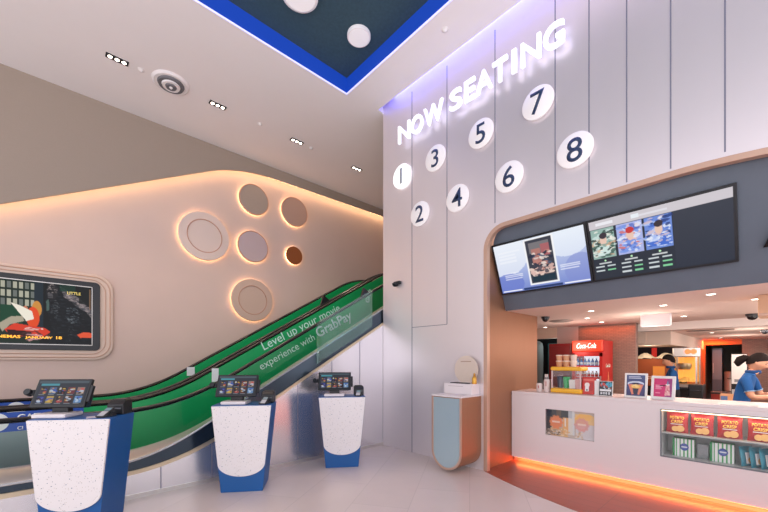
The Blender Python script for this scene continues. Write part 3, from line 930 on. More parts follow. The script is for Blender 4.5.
# ------------------------------------------------------------------ ticket kiosks
def monitor(label, group):
    t = thing('pos_terminal', label, 'ticket terminal', (0, 0, 0), 0, group)
    MB().box((-0.14, -0.10, 0.0), (0.14, 0.12, 0.035)).build('base', M['white'], t, bevel=0.008)
    MB().box((-0.07, 0.03, 0.03), (0.07, 0.10, 0.17)).build('neck', M['black'], t, bevel=0.01)
    tilt = Matrix.Translation((0, -0.01, 0.088)) @ Matrix.Rotation(R(-25), 4, 'X')
    MB().box((-0.235, 0.0, 0.0), (0.235, 0.032, 0.275)).build('screen_housing', M['black'], t, bevel=0.006, mtx=tilt)
    MB().prism([(0.03, 0.02), (0.12, 0.03), (0.12, 0.15), (0.03, 0.24)], -0.19, 0.21, 'x').build('rear_housing', mat('slate_housing', (44, 56, 72), 0.5), t, bevel=0.01, mtx=tilt)
    c = Canvas(96, 58, (58, 62, 72))
    c.rect(0, .90, 1, 1, (86, 98, 108))
    c.rect(.05, .80, .42, .88, (86, 160, 176))
    for r in range(2):
        for q in range(5):
            x, y = .06 + q * .185, .44 - r * .36
            c.rect(x, y, x + .145, y + .29, [(80, 70, 80), (90, 110, 150), (50, 40, 40), (120, 60, 70), (160, 130, 120), (60, 60, 110), (190, 160, 90), (90, 70, 70), (110, 60, 50), (110, 150, 200)][r * 5 + q])
            c.blobs(x + .02, y + .04, x + .125, y + .26, [(226, 206, 190), (70, 100, 190), (214, 90, 90), (230, 190, 90), (40, 40, 50), (200, 216, 236)], 9, .012, .035, .85)
            c.rect(x, y - .03, x + .12, y - .01, (206, 210, 216), .7)
    mm = tilt @ frame_m((-0.215, -0.002, 0.022), (1, 0, 0), (0, 0, 1))
    c.build('screen_print', 0.43, 0.232, mm, t, 0.75)
    MB().box((-0.275, 0.0, 0.12), (-0.236, 0.03, 0.17)).build('side_bracket', M['black'], t, bevel=0.004, mtx=tilt)
    MB().lathe([(0, -0.02), (0.028, -0.02), (0.032, -0.01), (0.032, 0.03), (0, 0.03)], 20, (-0.285, 0.0, 0.145), 'y').build('barcode_camera', M['black'], t, mtx=tilt, smooth=True)
    MB().box((0.236, 0.0, 0.05), (0.262, 0.03, 0.21)).build('card_slot', M['black'], t, bevel=0.004, mtx=tilt)
    return t
def printer(label, group):
    t = thing('receipt_printer', label, 'printer', (0, 0, 0), 0, group)
    MB().prism([(-0.08, 0.0), (0.08, 0.0), (0.08, 0.11), (-0.03, 0.11), (-0.08, 0.08)], -0.065, 0.065, 'x').build('body', M['black'], t, bevel=0.008)
    MB().box((-0.045, -0.083, 0.045), (0.045, -0.07, 0.055)).build('paper_slot', mat('slot_grey', (110, 112, 118), 0.4), t)
    MB().box((-0.05, -0.02, 0.11), (0.05, 0.06, 0.118)).build('lid', mat('printer_lid', (54, 50, 50), 0.4), t, bevel=0.003)
    return t
def reader(label, group):
    t = thing('card_reader', label, 'card reader', (0, 0, 0), 0, group)
    MB().box((-0.045, -0.07, 0.0), (0.045, 0.07, 0.02)).build('stand', M['black'], t, bevel=0.006)
    tl = Matrix.Translation((0, 0, 0.02)) @ Matrix.Rotation(R(28), 4, 'X')
    MB().box((-0.036, -0.075, 0.0), (0.036, 0.075, 0.028)).build('body', M['black'], t, bevel=0.008, mtx=tl)
    MB().box((-0.026, 0.02, 0.028), (0.026, 0.062, 0.030)).build('display', mat('reader_display', (120, 150, 160), 0.3), t, mtx=tl)
    MB().box((-0.028, -0.062, 0.028), (0.028, 0.008, 0.031)).build('keypad', mat('reader_keys', (186, 186, 190), 0.5), t, mtx=tl)
    return t
KT, KB, KD, KH = 0.655 / 2, 0.455 / 2, 0.39, 0.985
def kiosk(label):
    k = thing('kiosk_stand', label, 'kiosk', (0, 0, 0), 0, 'blue ticket kiosk stands with terrazzo fronts')
    b = MB()
    b.add([(-KB, 0, 0), (KB, 0, 0), (KB, KD, 0), (-KB, KD, 0), (-KT, 0, KH), (KT, 0, KH), (KT, KD, KH), (-KT, KD, KH)],
          [(0, 3, 2, 1), (4, 5, 6, 7), (0, 1, 5, 4), (1, 2, 6, 5), (2, 3, 7, 6), (3, 0, 4, 7)])
    b.build('stand_body', M['blue'], k, bevel=0.004)
    zs = 0.33                                   # where the rounded bottom of the front starts
    hw = lambda z: KB + (KT - KB) * z / KH - 0.004
    w0 = hw(zs)
    pts = [(-hw(KH), KH - 0.006), (-w0, zs)] + [(-w0 * math.cos(R(a)), zs - 0.15 * math.sin(R(a))) for a in range(8, 180, 8)] + [(w0, zs), (hw(KH), KH - 0.006)]
    MB().prism(pts, -0.022, -0.001, 'y').build('front_panel', M['terrazzo'], k, bevel=0.004)['label'] = 'white speckled terrazzo front panel with a rounded bottom'
    return k
kz = R(-34)
places = [((0.118, 4.18), 'nearest', 'beside the blue banner'), ((1.592, 4.115), 'middle', 'before the green escalator panel'), ((2.984, 4.10), 'farthest', 'nearest the silver sign wall')]
k0 = m0 = p0_ = r0 = None
ex, ey = Vector((math.cos(kz), math.sin(kz), 0)), Vector((-math.sin(kz), math.cos(kz), 0))
for i, ((x, y), which, where) in enumerate(places):
    base = Vector((x, y, 0))
    if i == 0:
        k0, m0, pr0, r0 = kiosk(''), monitor('', 'ticket terminals on the kiosk stands'), printer('', 'receipt printers on the kiosk stands'), reader('', 'card readers on the kiosk stands')
        kk, mm, pp, rr = k0, m0, pr0, r0
    else:
        kk, mm, pp, rr = copy_tree(k0), copy_tree(m0), copy_tree(pr0), copy_tree(r0)
    kk['label'] = '%s of three blue kiosk stands with speckled fronts, %s' % (which, where)
    mm['label'] = 'black touch screen terminal on the %s kiosk stand' % which
    pp['label'] = 'black receipt printer at the back corner of the %s kiosk stand' % which
    rr['label'] = 'small card reader beside the screen of the %s kiosk stand' % which
    kk.location, kk.rotation_euler.z = base, kz
    mm.location = base - ex * (0.205 if i == 0 else 0.105) + ey * 0.16 + Vector((0, 0, KH + 0.0))
    mm.rotation_euler.z = kz - R(4)
    pp.scale = (1.1, 1.0, 1.2)
    pp.location = base + ex * 0.25 + ey * 0.285 + Vector((0, 0, KH))
    pp.rotation_euler.z = kz
    rr.location = base + ex * 0.235 + ey * 0.095 + Vector((0, 0, KH))
    rr.rotation_euler.z = kz + R(-12)
lf = MB().box((-0.035, -0.06, 0), (0.035, 0.06, 0.004)).build('leaflet', mat('leaflet_print', (206, 196, 206), 0.6))
lf.location = Vector((0.118, 4.18, KH + 0.001)) + ex * 0.135 + ey * 0.06
lf.rotation_euler.z = kz + 0.5
tag(lf, 'small pale leaflet lying on the nearest kiosk stand', 'leaflet')

# ------------------------------------------------------------------ rounded bottom cabinet on the sign wall
cb = thing('wall_cabinet', 'copper sided wall cabinet with a rounded bottom and steel blue front beside the counter', 'cabinet', (3.86, 2.965, 0.045))
W2, HH = 0.243, 0.965
def uprof(w, h0=0.0, top=HH):
    return [(-w, top), (-w, W2)] + [(-w * math.cos(R(a)), W2 - (W2 - h0) * math.sin(R(a))) for a in range(6, 180, 6)] + [(w, W2), (w, top)]
MB().prism(uprof(W2), 0.0, 0.449, 'x').build('cabinet_body', M['copper'], cb)
MB().prism(uprof(W2 - 0.028, 0.028, HH - 0.012), -0.006, -0.001, 'x').build('front_panel', mat('steel_blue_front', (172, 192, 200), 0.25, 0.25), cb)
u_out, u_in = uprof(W2 + 0.002, -0.002), uprof(W2 - 0.028, 0.028)
nU = len(u_out)
fr = MB()
fr.add([(-0.012, *p) for p in u_out] + [(-0.012, *p) for p in u_in] + [(0.0, *p) for p in u_out] + [(0.0, *p) for p in u_in],
       [f for i in range(nU - 1) for f in ((i, i + 1, nU + i + 1, nU + i), (i, i + 1, 2 * nU + i + 1, 2 * nU + i), (nU + i, nU + i + 1, 3 * nU + i + 1, 3 * nU + i))])
fr.build('front_frame', M['copper_trim'], cb)
MB().box((-0.02, -W2 - 0.008, HH), (0.449, W2 + 0.008, HH + 0.02)).build('cabinet_top', M['white'], cb, bevel=0.004)
bx = thing('display_box', 'low white display box standing on the copper sided cabinet', 'display box', (4.11, 2.968, 1.031))
MB().box((0, -0.225, 0), (0.195, 0.232, 0.145)).build('box_body', M['white'], bx, bevel=0.004)
MB().box((-0.001, -0.09, 0.105), (0.0, 0.16, 0.112)).build('lettering_line', mat('faint_print', (196, 186, 186), 0.6), bx)
MB().box((0.02, -0.13, 0.145), (0.16, 0.14, 0.157)).build('tray', M['black'], bx, bevel=0.003)
sg2 = thing('round_sign', 'round cream sign board standing on the white display box', 'sign', (4.25, 2.925, 1.368))
MB().lathe([(0, -0.006), (0.192, -0.006), (0.192, 0.006), (0, 0.006)], 44, (0, 0, 0), 'x').build('board', mat('cream_board', (214, 196, 182), 0.5, noise=0.04, nscale=20), sg2)
MB().box((-0.03, -0.09, -0.192), (0.03, 0.09, -0.172)).build('foot', mat('clear_foot', (222, 206, 200), 0.3), sg2)
MB().box((-0.0075, -0.085, 0.105), (-0.0055, 0.085, 0.118)).build('lettering_line', mat('tan_print', (170, 140, 120), 0.6), sg2)
bt = thing('gold_bottle', 'small golden bottle on the white display box', 'bottle', (4.21, 2.765, 1.176))
MB().lathe([(0, 0), (0.03, 0), (0.032, 0.01), (0.032, 0.075), (0.022, 0.095), (0.013, 0.105), (0, 0.105)], 20).build('bottle_body', mat('gold_liquid', (214, 160, 60), 0.25, 0.4), bt, smooth=True)
MB().lathe([(0, 0.105), (0.013, 0.105), (0.015, 0.108), (0.011, 0.145), (0, 0.147)], 16).build('cap', mat('gold_cap', (196, 140, 60), 0.25, 0.6), bt, smooth=True)

# ------------------------------------------------------------------ service counter
CX, CT = 5.05, 1.04
ct = thing('service_counter', 'long white refreshment counter lit orange along its base', 'counter', (CX, 0, 0))
W1 = (1.556, 2.172, 0.465, 0.823)
WD = (-1.35, 0.879, 0.42, 0.945)
pan = grid_panel([-2.66, 2.67, W1[0], W1[1], WD[0], WD[1]], [0.068, 1.0, W1[2], W1[3], WD[2], WD[3]], [W1, WD], lambda u, v: (0.012, u, v))
pan.build('front_panel', M['white'], ct, solid=0.024)
MB().box((-0.006, -2.66, 1.0), (0.62, 2.67, CT)).build('countertop', M['white'], ct, bevel=0.005)
MB().box((0.07, -2.66, 0.004), (0.12, 2.67, 0.066)).build('plinth', mat('plinth_copper', (230, 170, 140), 0.35, 0.4), ct)
MB().box((0.05, -2.64, 0.052), (0.069, 2.65, 0.064)).build('light_strip', M['orange'], ct)
MB().box((0.60, -2.66, 0.0), (0.62, 2.67, 1.0)).build('back_panel', M['white'], ct)
MB().box((0.06, -2.66, 0.05), (0.60, 2.67, 0.07)).build('bottom_panel', M['white'], ct)
# small glazed picture window
c = Canvas(80, 46, (206, 190, 176))
c.rect(0, .66, .55, 1, (56, 62, 66))
c.rect(0, .25, .12, 1, (50, 54, 58))
c.rect(.22, .66, .32, 1, (120, 96, 70), .6)
c.poly([(.10, 0), (.10, .3), (.2, .36), (.42, .3), (.46, 0)], (220, 180, 130))
c.rect(.36, .1, .56, .72, (240, 180, 110))
c.rect(.40, .40, .43, .7, (250, 244, 236))
c.poly([(.58, .55), (.62, .9), (.98, .86), (.98, .5)], (240, 200, 130))
c.poly([(.60, .70), (.70, .92), (.94, .90), (.9, .7)], (246, 190, 90))
c.rect(.48, .1, .60, .98, (226, 236, 240), .8)
c.rect(.62, 0, 1, .55, (222, 218, 220))
c.blobs(.0, .02, .30, .22, [(70, 60, 56), (230, 216, 200), (150, 130, 110), (40, 36, 36)], 60, .01, .022)
c.blobs(.34, .0, .46, .3, [(232, 190, 130), (206, 160, 100), (246, 220, 180)], 16, .012, .03)
c.blobs(.62, .02, .76, .24, [(220, 190, 150), (206, 170, 130), (236, 220, 200)], 18, .012, .025)
for cx, cc, al in ((.22, (240, 140, 86), .95), (.74, (230, 160, 150), .75)):
    for k in range(10):
        c.ell(cx + .115 * math.cos(k * .628), .52 + .20 * math.sin(k * .628), .036, .065, cc, al * .9)
    c.ell(cx, .52, .12, .21, cc, al)
    c.rect(cx - .08, .51, cx + .08, .57, (252, 230, 214), .8)
c.build('picture_print', W1[1] - W1[0], W1[3] - W1[2], ON_FACADE((0.03, W1[1], W1[2])), ct, 0.0)
pw = grid_panel([W1[0], W1[1]], [W1[2], W1[3]], [], lambda u, v: (0.004, u, v))
pw.build('picture_glass', M['pane'], ct)
# glazed snack display
nb = MB()
a, b, z0, z1 = WD
nb.add([(0.024, a, z0), (0.024, b, z0), (0.40, b, z0), (0.40, a, z0), (0.024, a, z1), (0.024, b, z1), (0.40, b, z1), (0.40, a, z1)], [(0, 1, 2, 3), (4, 5, 6, 7), (2, 3, 7, 6), (0, 3, 7, 4), (1, 2, 6, 5)])
nb.build('display_niche', mat('niche_white', (214, 214, 214), 0.4), ct)
MB().box((0.05, a, 0.672), (0.398, b, 0.684)).build('display_shelf', mat('shelf_glass', (190, 200, 200), 0.15), ct)
MB().box((0.03, a, 0.928), (0.05, b, 0.944)).build('display_light', mat('shelf_light', (255, 236, 200), 0.5, emit=4, emit_rgb=(255, 226, 180)), ct)
grid_panel([a, b], [z0, z1], [], lambda u, v: (0.005, u, v)).build('display_glass', M['pane'], ct)
df = MB()
for q in ((a, b, z0 - 0.006, z0 + 0.006), (a, b, z1 - 0.005, z1 + 0.005)):
    df.box((-0.004, q[0], q[2]), (0.012, q[1], q[3]))
df.box((-0.004, b - 0.006, z0), (0.012, b + 0.006, z1))
df.build('display_frame', mat('frame_grey', (120, 124, 130), 0.3, 0.6), ct)

def pack_mesh(w, h, d, mats, band=None):
    mb = MB()
    nu, nv = 12, 14
    for sgn in (-1, 1):
        vs = []
        for j in range(nv + 1):
            for i in range(nu + 1):
                u, v = i / nu, j / nv
                bul = (math.sin(math.pi * u) ** 0.6) * (max(0, math.sin(math.pi * min(1, max(0, (v - 0.06) / 0.88)))) ** 0.55)
                bul *= 1 + 0.08 * math.sin(9 * u + 5 * v)
                ww = w * (1 - 0.05 * math.sin(math.pi * v))
                vs.append((sgn * d / 2 * bul, (0.5 - u) * ww, v * h))
        fs = [(j * (nu + 1) + i, j * (nu + 1) + i + 1, (j + 1) * (nu + 1) + i + 1, (j + 1) * (nu + 1) + i) for j in range(nv) for i in range(nu)]
        mb.add(vs, fs)
    return mb
tl_red = mat('red_foil', (176, 30, 34), 0.3, 0.1)
def snack_pack(label, y, z, kind, rz=0.0, x=0.14):
    t = thing('snack_pack', label, 'snack pack', (CX + x, y, z), rz, {'red': 'red crisp packs on the display shelf', 'teal': 'teal snack packs in the counter display'}[kind])
    w, h, d = (0.195, 0.225, 0.07) if kind == 'red' else (0.17, 0.20, 0.05)
    tilt = Matrix.Rotation(R(8), 4, 'Y')
    pack_mesh(w, h, d, None).build('pouch', tl_red if kind == 'red' else mat('teal_foil', (20, 130, 150), 0.3, 0.1), t, smooth=True, mtx=tilt)
    def fm(yy, zz, dx):
        return tilt @ ON_FACADE((-dx, yy, zz))
    if kind == 'red':
        ym = mat('yellow_print', (248, 206, 90), 0.5)
        text('brand_lettering', 'POTATO', ym, fm(0.062, 0.148, 0.0375), t, width=0.125, height=0.034, extrude=0.001, bold=0.03)
        text('brand_lettering', 'CRISP', ym, fm(0.052, 0.104, 0.0385), t, width=0.105, height=0.034, extrude=0.001, bold=0.03)
        MB().box((-0.038, -0.055, 0.088), (-0.036, 0.055, 0.095)).build('print_line', M['paper'], t, mtx=tilt)
        MB().lathe([(0, -0.039), (0.034, -0.038), (0.036, -0.032), (0, -0.03)], 16, (0, -0.03, 0.045), 'x').build('chip_print', mat('chip_print', (236, 186, 116), 0.6), t, mtx=tilt)
        MB().lathe([(0, -0.036), (0.03, -0.035), (0.031, -0.03), (0, -0.028)], 16, (0, 0.015, 0.04), 'x').build('chip_print', mat('chip_print', (236, 186, 116), 0.6), t, mtx=tilt)
    else:
        MB().box((-0.0285, -0.05, 0.03), (-0.026, 0.05, 0.14)).build('white_print', M['paper'], t, mtx=tilt)
        MB().lathe([(0, -0.031), (0.03, -0.03), (0.03, -0.026), (0, -0.026)], 16, (0, 0.0, 0.06), 'x').build('food_print', mat('food_print', (236, 176, 96), 0.6), t, mtx=tilt)
    return t
snack_pack('red crisp pack at the left end of the upper display shelf', 0.755, 0.684, 'red', 0.05)
snack_pack('second red crisp pack from the left on the upper display shelf', 0.545, 0.684, 'red', -0.05)
snack_pack('third red crisp pack from the left on the upper display shelf', 0.325, 0.684, 'red', 0.06)
snack_pack('red crisp pack beside the teal pack on the upper display shelf', 0.10, 0.684, 'red', -0.05)
snack_pack('teal snack pack on the upper display shelf at the right edge', -0.11, 0.684, 'teal', 0.1)
for i, (y, w) in enumerate(((0.19, 'first'), (0.12, 'second'), (0.05, 'third'), (-0.02, 'last'))):
    snack_pack('%s teal and white snack pack leaning in the row on the lower display shelf' % w, y, 0.4215, 'teal', 1.0, 0.16)
def striped_box(label, y):
    t = thing('striped_carton', label, 'carton', (CX + 0.13, y, 0.4215), 0.0, 'green striped cartons in the counter display')
    c = Canvas(60, 60, (240, 242, 240))
    for k in range(5):
        c.rect(.16 + k * .17, 0, .16 + k * .17 + .06, 1, (60, 160, 90))
    c.rect(0, 0, .12, 1, (10, 140, 70))
    c.ell(.55, .55, .20, .20, (44, 70, 150))
    c.ell(.55, .55, .13, .13, (80, 104, 180))
    c.rect(.42, .52, .68, .58, (226, 232, 240))
    MB().box((0, -0.095, 0), (0.11, 0.095, 0.20)).build('carton_body', mat('carton_green', (10, 140, 70), 0.5), t, bevel=0.003)
    c.build('front_print', 0.188, 0.198, ON_FACADE((-0.001, 0.094, 0.001)), t, 0.0)
    return t
striped_box('green and white striped carton with blue roundel at the left of the lower display shelf', 0.70)
striped_box('green and white striped carton with blue roundel in the middle of the lower display shelf', 0.385)
jar = MB().box((CX + 0.15, 0.49, 0.4215), (CX + 0.25, 0.59, 0.58)).build('clear_tub', glass_mat('tub_plastic', (220, 226, 228), 0.1, 0.25, (210, 214, 218)), bevel=0.01)
tag(jar, 'clear plastic tub between the two striped cartons', 'tub')

# ------------------------------------------------------------------ things on the counter
def stand_frame(label, y, w, h, paint, rz=0.0, x=0.2, border=0.022, emit=0.0):
    t = thing('poster_stand', label, 'poster stand', (CX + x, y, CT), rz, 'poster stands on the counter')
    tilt = Matrix.Rotation(R(8), 4, 'Y')
    MB().box((0, -w / 2, 0), (0.018, w / 2, h)).build('frame', M['paper'], t, bevel=0.003, mtx=tilt)
    MB().add([(0.018, -0.03, h * .6), (0.018, 0.03, h * .6), (0.11, 0.03, 0.02), (0.11, -0.03, 0.02)], [(0, 1, 2, 3)]).build('strut', M['blackm'], t, solid=0.004)
    paint.build('poster_print', w - 2 * border, h - 2 * border, tilt @ ON_FACADE((-0.0015, w / 2 - border, border)), t, emit)
    return t
c = Canvas(60, 72, (58, 58, 110))
c.grad(0, 0, 1, 1, (70, 84, 130), (50, 44, 96))
c.lines(.12, .80, .88, .94, (200, 206, 226), 2, .6, .9)
c.ell(.5, .58, .44, .12, (206, 214, 236))
c.ell(.5, .52, .40, .10, (58, 58, 110))
c.poly([(.10, .54), (.34, .56), (.44, .1), (.30, .06)], (226, 130, 106))
c.poly([(.90, .54), (.66, .56), (.56, .1), (.70, .06)], (226, 130, 106))
c.ell(.5, .45, .26, .10, (240, 186, 90))
c.poly([(.34, .36), (.66, .36), (.60, .08), (.40, .08)], (36, 28, 60))
c.blobs(.30, .42, .70, .50, [(246, 206, 120), (250, 226, 170), (226, 150, 80)], 14, .02, .05)
stand_frame('navy framed poster of a popcorn bucket standing on the counter', 1.165, 0.235, 0.30, c, 0.0, 0.2)
c = Canvas(60, 72, (206, 36, 108))
c.poly([(.62, 0), (.72, .95), (1, 1), (1, 0)], (150, 50, 120))
c.poly([(.60, .08), (.66, .62), (.86, .62), (.92, .08)], (226, 150, 160))
c.ell(.76, .66, .11, .05, (240, 220, 226))
c.rect(.74, .66, .78, .84, (90, 150, 190))
c.blobs(.62, .1, .9, .58, [(236, 180, 180), (206, 110, 130), (240, 206, 200)], 20, .02, .05)
c.lines(.10, .40, .50, .66, (246, 206, 220), 4, .5, .8)
c.rect(.10, .18, .36, .24, (240, 130, 170))
stand_frame('tilted white framed pink drink poster standing on the counter', 0.90, 0.235, 0.275, c, -0.12, 0.2, 0.03)
c = Canvas(60, 72, (30, 36, 44))
c.ell(.3, .75, .22, .16, (206, 60, 50))
c.ell(.75, .78, .25, .18, (70, 160, 186))
c.blobs(.1, .5, .9, .9, [(226, 226, 230), (40, 60, 90), (200, 70, 60), (90, 170, 190)], 22, .03, .09)
c.rect(.06, .30, .94, .44, (236, 236, 238))
c.rect(.06, .06, .94, .28, (26, 28, 36))
for k in range(4):
    c.rect(.14 + k * .19, .08, .26 + k * .19, .24, (236, 236, 240))
    c.rect(.18 + k * .19, .12, .22 + k * .19, .20, (26, 28, 36))
stand_frame('small dark film leaflet stand next to the red box on the counter', 1.482, 0.16, 0.19, c, 0.0, 0.17, 0.006)
# red leaflet box and slim stand
rb = thing('red_holder', 'red card holder with a white figure on its front, on the counter', 'card holder', (CX + 0.22, 1.70, CT))
c = Canvas(44, 60, (204, 48, 40))
c.rect(.10, .80, .90, .90, (230, 130, 110), .7)
c.ell(.40, .55, .20, .14, (240, 226, 220))
c.rect(.26, .16, .54, .48, (236, 232, 230))
c.rect(.34, .2, .46, .3, (40, 40, 50))
c.rect(.62, .2, .86, .7, (180, 30, 30))
MB().prism([(0, 0), (0.10, 0), (0.07, 0.235), (0.03, 0.235)], -0.08, 0.08, 'y').build('holder_body', M['red'], rb, bevel=0.003)
c.build('holder_print', 0.15, 0.22, Matrix.Rotation(math.atan(0.03 / 0.235), 4, 'Y') @ ON_FACADE((-0.002, 0.075, 0.006)), rb, 0.0)
sl = thing('slim_stand', 'slim white card stand between the red holder and the dark leaflet', 'card stand', (CX + 0.20, 1.585, CT))
MB().box((0, -0.03, 0), (0.01, 0.03, 0.19)).build('card', M['paper'], sl)
MB().box((-0.03, -0.032, 0), (0.04, 0.032, 0.008)).build('foot', M['paper'], sl)
# yellow topped clear display case
yc = thing('display_case', 'clear counter display case with yellow base and yellow top', 'display case', (CX + 0.18, 1.965, CT))
y0_, y1_ = -0.20, 0.215
MB().box((0, y0_, 0), (0.26, y1_, 0.065)).build('base', M['yellow'], yc, bevel=0.02, seg=4)
MB().box((0, y0_, 0.31), (0.26, y1_, 0.365)).build('case_top', M['yellow'], yc, bevel=0.02, seg=4)
gm = MB()
gm.box((0.012, y0_ + 0.012, 0.065), (0.248, y1_ - 0.012, 0.31))
gm.build('glass_walls', glass_mat('case_acrylic', (246, 246, 246), 0.04), yc)
for yy in (y0_ + 0.02, y1_ - 0.02):
    MB().box((0.01, yy - 0.008, 0.065), (0.026, yy + 0.008, 0.31)).build('post', mat('post_pink', (226, 196, 196), 0.4), yc)
def cup(name, label, cat, loc, r0, r1, h, m, group, lid=None):
    t = thing(name, label, cat, loc, 0, group)
    MB().lathe([(0, 0), (r0, 0), (r1, h), (r1 * 1.06, h), (r1 * 1.06, h + 0.006), (r1 * 0.96, h + 0.006), (r0 * 0.9, 0.01), (0, 0.01)], 24).build('cup_wall', m, t, smooth=True)
    if lid:
        MB().lathe([(0, h + 0.004), (r1 * 1.08, h + 0.004), (r1 * 1.08, h + 0.012), (r1 * .9, h + 0.02), (0, h + 0.02)], 24).build('lid', lid, t)
    return t
cup('paper_cup', 'green printed cup inside the yellow topped case', 'cup', (CX + 0.29, 2.00, CT + 0.066), 0.033, 0.046, 0.15, mat('green_cup', (60, 190, 110), 0.4), None)
cup('paper_cup', 'dark cup at the left inside the yellow topped case', 'cup', (CX + 0.32, 2.095, CT + 0.066), 0.033, 0.044, 0.155, mat('dark_cup', (50, 58, 84), 0.4), None)
for i, (yy, nm, hh, mm) in enumerate(((1.91, 'white snack carton in the middle of the yellow topped case', 0.12, 'paper'), (1.83, 'pink striped snack carton at the right of the yellow topped case', 0.13, 'pink'))):
    b = MB().prism([(-0.035, 0), (0.035, 0), (0.042, hh), (-0.042, hh)], 0, 0.07, 'x')
    o = b.build('snack_carton', M['paper'] if mm == 'paper' else mat('pink_card', (226, 170, 166), 0.6), loc=(CX + 0.24, yy, CT + 0.066))
    tag(o, nm, 'carton', 'snack cartons in the display case')
for r in range(2):
    for q, nm in enumerate(('left', 'middle', 'right')):
        cup('kraft_tub', '%s kraft paper tub in the %s row on top of the yellow topped case' % (nm, 'lower' if r == 0 else 'upper'), 'tub', (CX + 0.30, 2.10 - q * 0.095, CT + 0.366 + r * 0.0805), 0.034, 0.043, 0.066, M['kraft'] if q < 2 else mat('pale_tub', (230, 206, 190), 0.5), 'kraft tubs stacked on the display case', mat('tub_lid', (236, 214, 196), 0.5))
for i, (yy, xx, hh, nm) in enumerate(((2.345, 0.20, 0.10, 'short white cup stack at the left end of the counter'), (2.245, 0.22, 0.17, 'tall white cup stack near the left end of the counter'))):
    t = thing('cup_stack', nm, 'cup stack', (CX + xx, yy, CT), 0, 'white cup stacks on the counter')
    pr = [(0, 0), (0.036, 0)]
    nn = int(hh / 0.02)
    for k in range(nn):
        pr += [(0.044, 0.01 + k * 0.02 + 0.006), (0.047, 0.012 + k * 0.02 + 0.006), (0.047, 0.018 + k * 0.02), (0.040, 0.02 + k * 0.02)]
    pr += [(0.036, nn * 0.02 + 0.02), (0, nn * 0.02 + 0.02)]
    MB().lathe(pr, 24).build('cups', mat('pink_white_cup', (236, 222, 218), 0.5), t, smooth=True)
    MB().box((-0.049, -0.012, hh * .5), (-0.046, -0.004, hh * .9)).build('red_print', M['red'], t)
sh = thing('straw_holder', 'clear straw holder behind the white cup stacks', 'straw holder', (CX + 0.36, 2.31, CT))
MB().lathe([(0, 0), (0.032, 0), (0.032, 0.21), (0.028, 0.21), (0.028, 0.01), (0, 0.01)], 20).build('holder', glass_mat('straw_acrylic', (230, 230, 232), 0.08, 0.3, (216, 210, 212)), sh, smooth=True)
for k in range(7):
    a = k * 0.9
    MB().tube([(0.015 * math.cos(a), 0.015 * math.sin(a), 0.012), (0.02 * math.cos(a), 0.02 * math.sin(a), 0.25)], 0.004, 6).build('straw', M['paper'], sh)
pap = MB().box((CX + 0.05, 0.12, CT + 0.0005), (CX + 0.30, 0.42, CT + 0.006)).build('counter_mat', M['paper'])
tag(pap, 'white paper sheet lying on the counter in front of the staff member', 'paper')

# ------------------------------------------------------------------ kitchen behind the counter
IZ = 2.22
struct(MB().box((4.88, -5, IZ), (8.72, 4.42, IZ + 0.08)).build('ceiling_counter', mat('warm_white_ceiling', (236, 214, 204), 0.8)), 'low ceiling over the counter')
struct(MB().box((8.70, -5, 2.075), (8.85, 4.42, IZ)).build('trim_6', mat('beam_white', (236, 228, 222), 0.7)), 'white ceiling beam')
struct(MB().box((8.85, -5, 2.10), (14.7, 4.42, 2.2)).build('ceiling_back', mat('warm_white_ceiling', (236, 214, 204), 0.8)))
struct(MB().box((4.43, 4.42, 0), (14.7, 4.50, 2.4)).build('wall_kitchen', mat('kitchen_wall', (206, 190, 180), 0.7)))
# tiled wall with a doorway to its left
tile = tile_mat('brown_mosaic', (150, 124, 112), (138, 112, 102), (116, 98, 90), 0.09, 0.03, 0.003, 0.5, 0.5, 0.12, 'YZ')
struct(MB().box((8.28, 1.83, 0), (8.44, 2.86, IZ)).build('wall_tile', tile), 'brown mosaic tiled wall beside the red fridge')
struct(MB().box((8.28, 2.86, 0), (8.44, 3.30, IZ)).build('wall_tile_shaded', mat('tile_wall_shading', (196, 172, 166), 0.7)))  # same wall as the tiles, its pinkish grey shading put into the colour
struct(MB().box((8.28, 3.30, 1.99), (8.44, 4.42, IZ)).build('wall_lintel', mat('peach_lintel', (220, 190, 170), 0.7)))
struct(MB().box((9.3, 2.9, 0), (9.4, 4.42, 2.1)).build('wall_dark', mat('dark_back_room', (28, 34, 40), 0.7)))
tf = thing('teal_cabinet', 'tall teal cabinet standing in the dark doorway left of the fridges', 'cabinet', (8.9, 3.60, 0.003))
MB().box((0, -0.25, 0), (0.35, 0.17, 1.9)).build('carcass', mat('teal_paint', (20, 104, 110), 0.4), tf, bevel=0.01)
MB().box((-0.02, -0.01, 1.0), (-0.002, 0.01, 1.3)).build('handle', M['steel'], tf)
gr = thing('curtain_roll', 'grey rounded roll standing at the left of the dark doorway', 'roll', (8.62, 3.93, 0.003))
MB().lathe([(0, 0), (0.16, 0), (0.16, 1.80), (0.14, 1.90), (0.08, 1.95), (0, 1.96)], 28).build('roll_body', mat('grey_roll', (120, 132, 132), 0.6), gr, smooth=True)
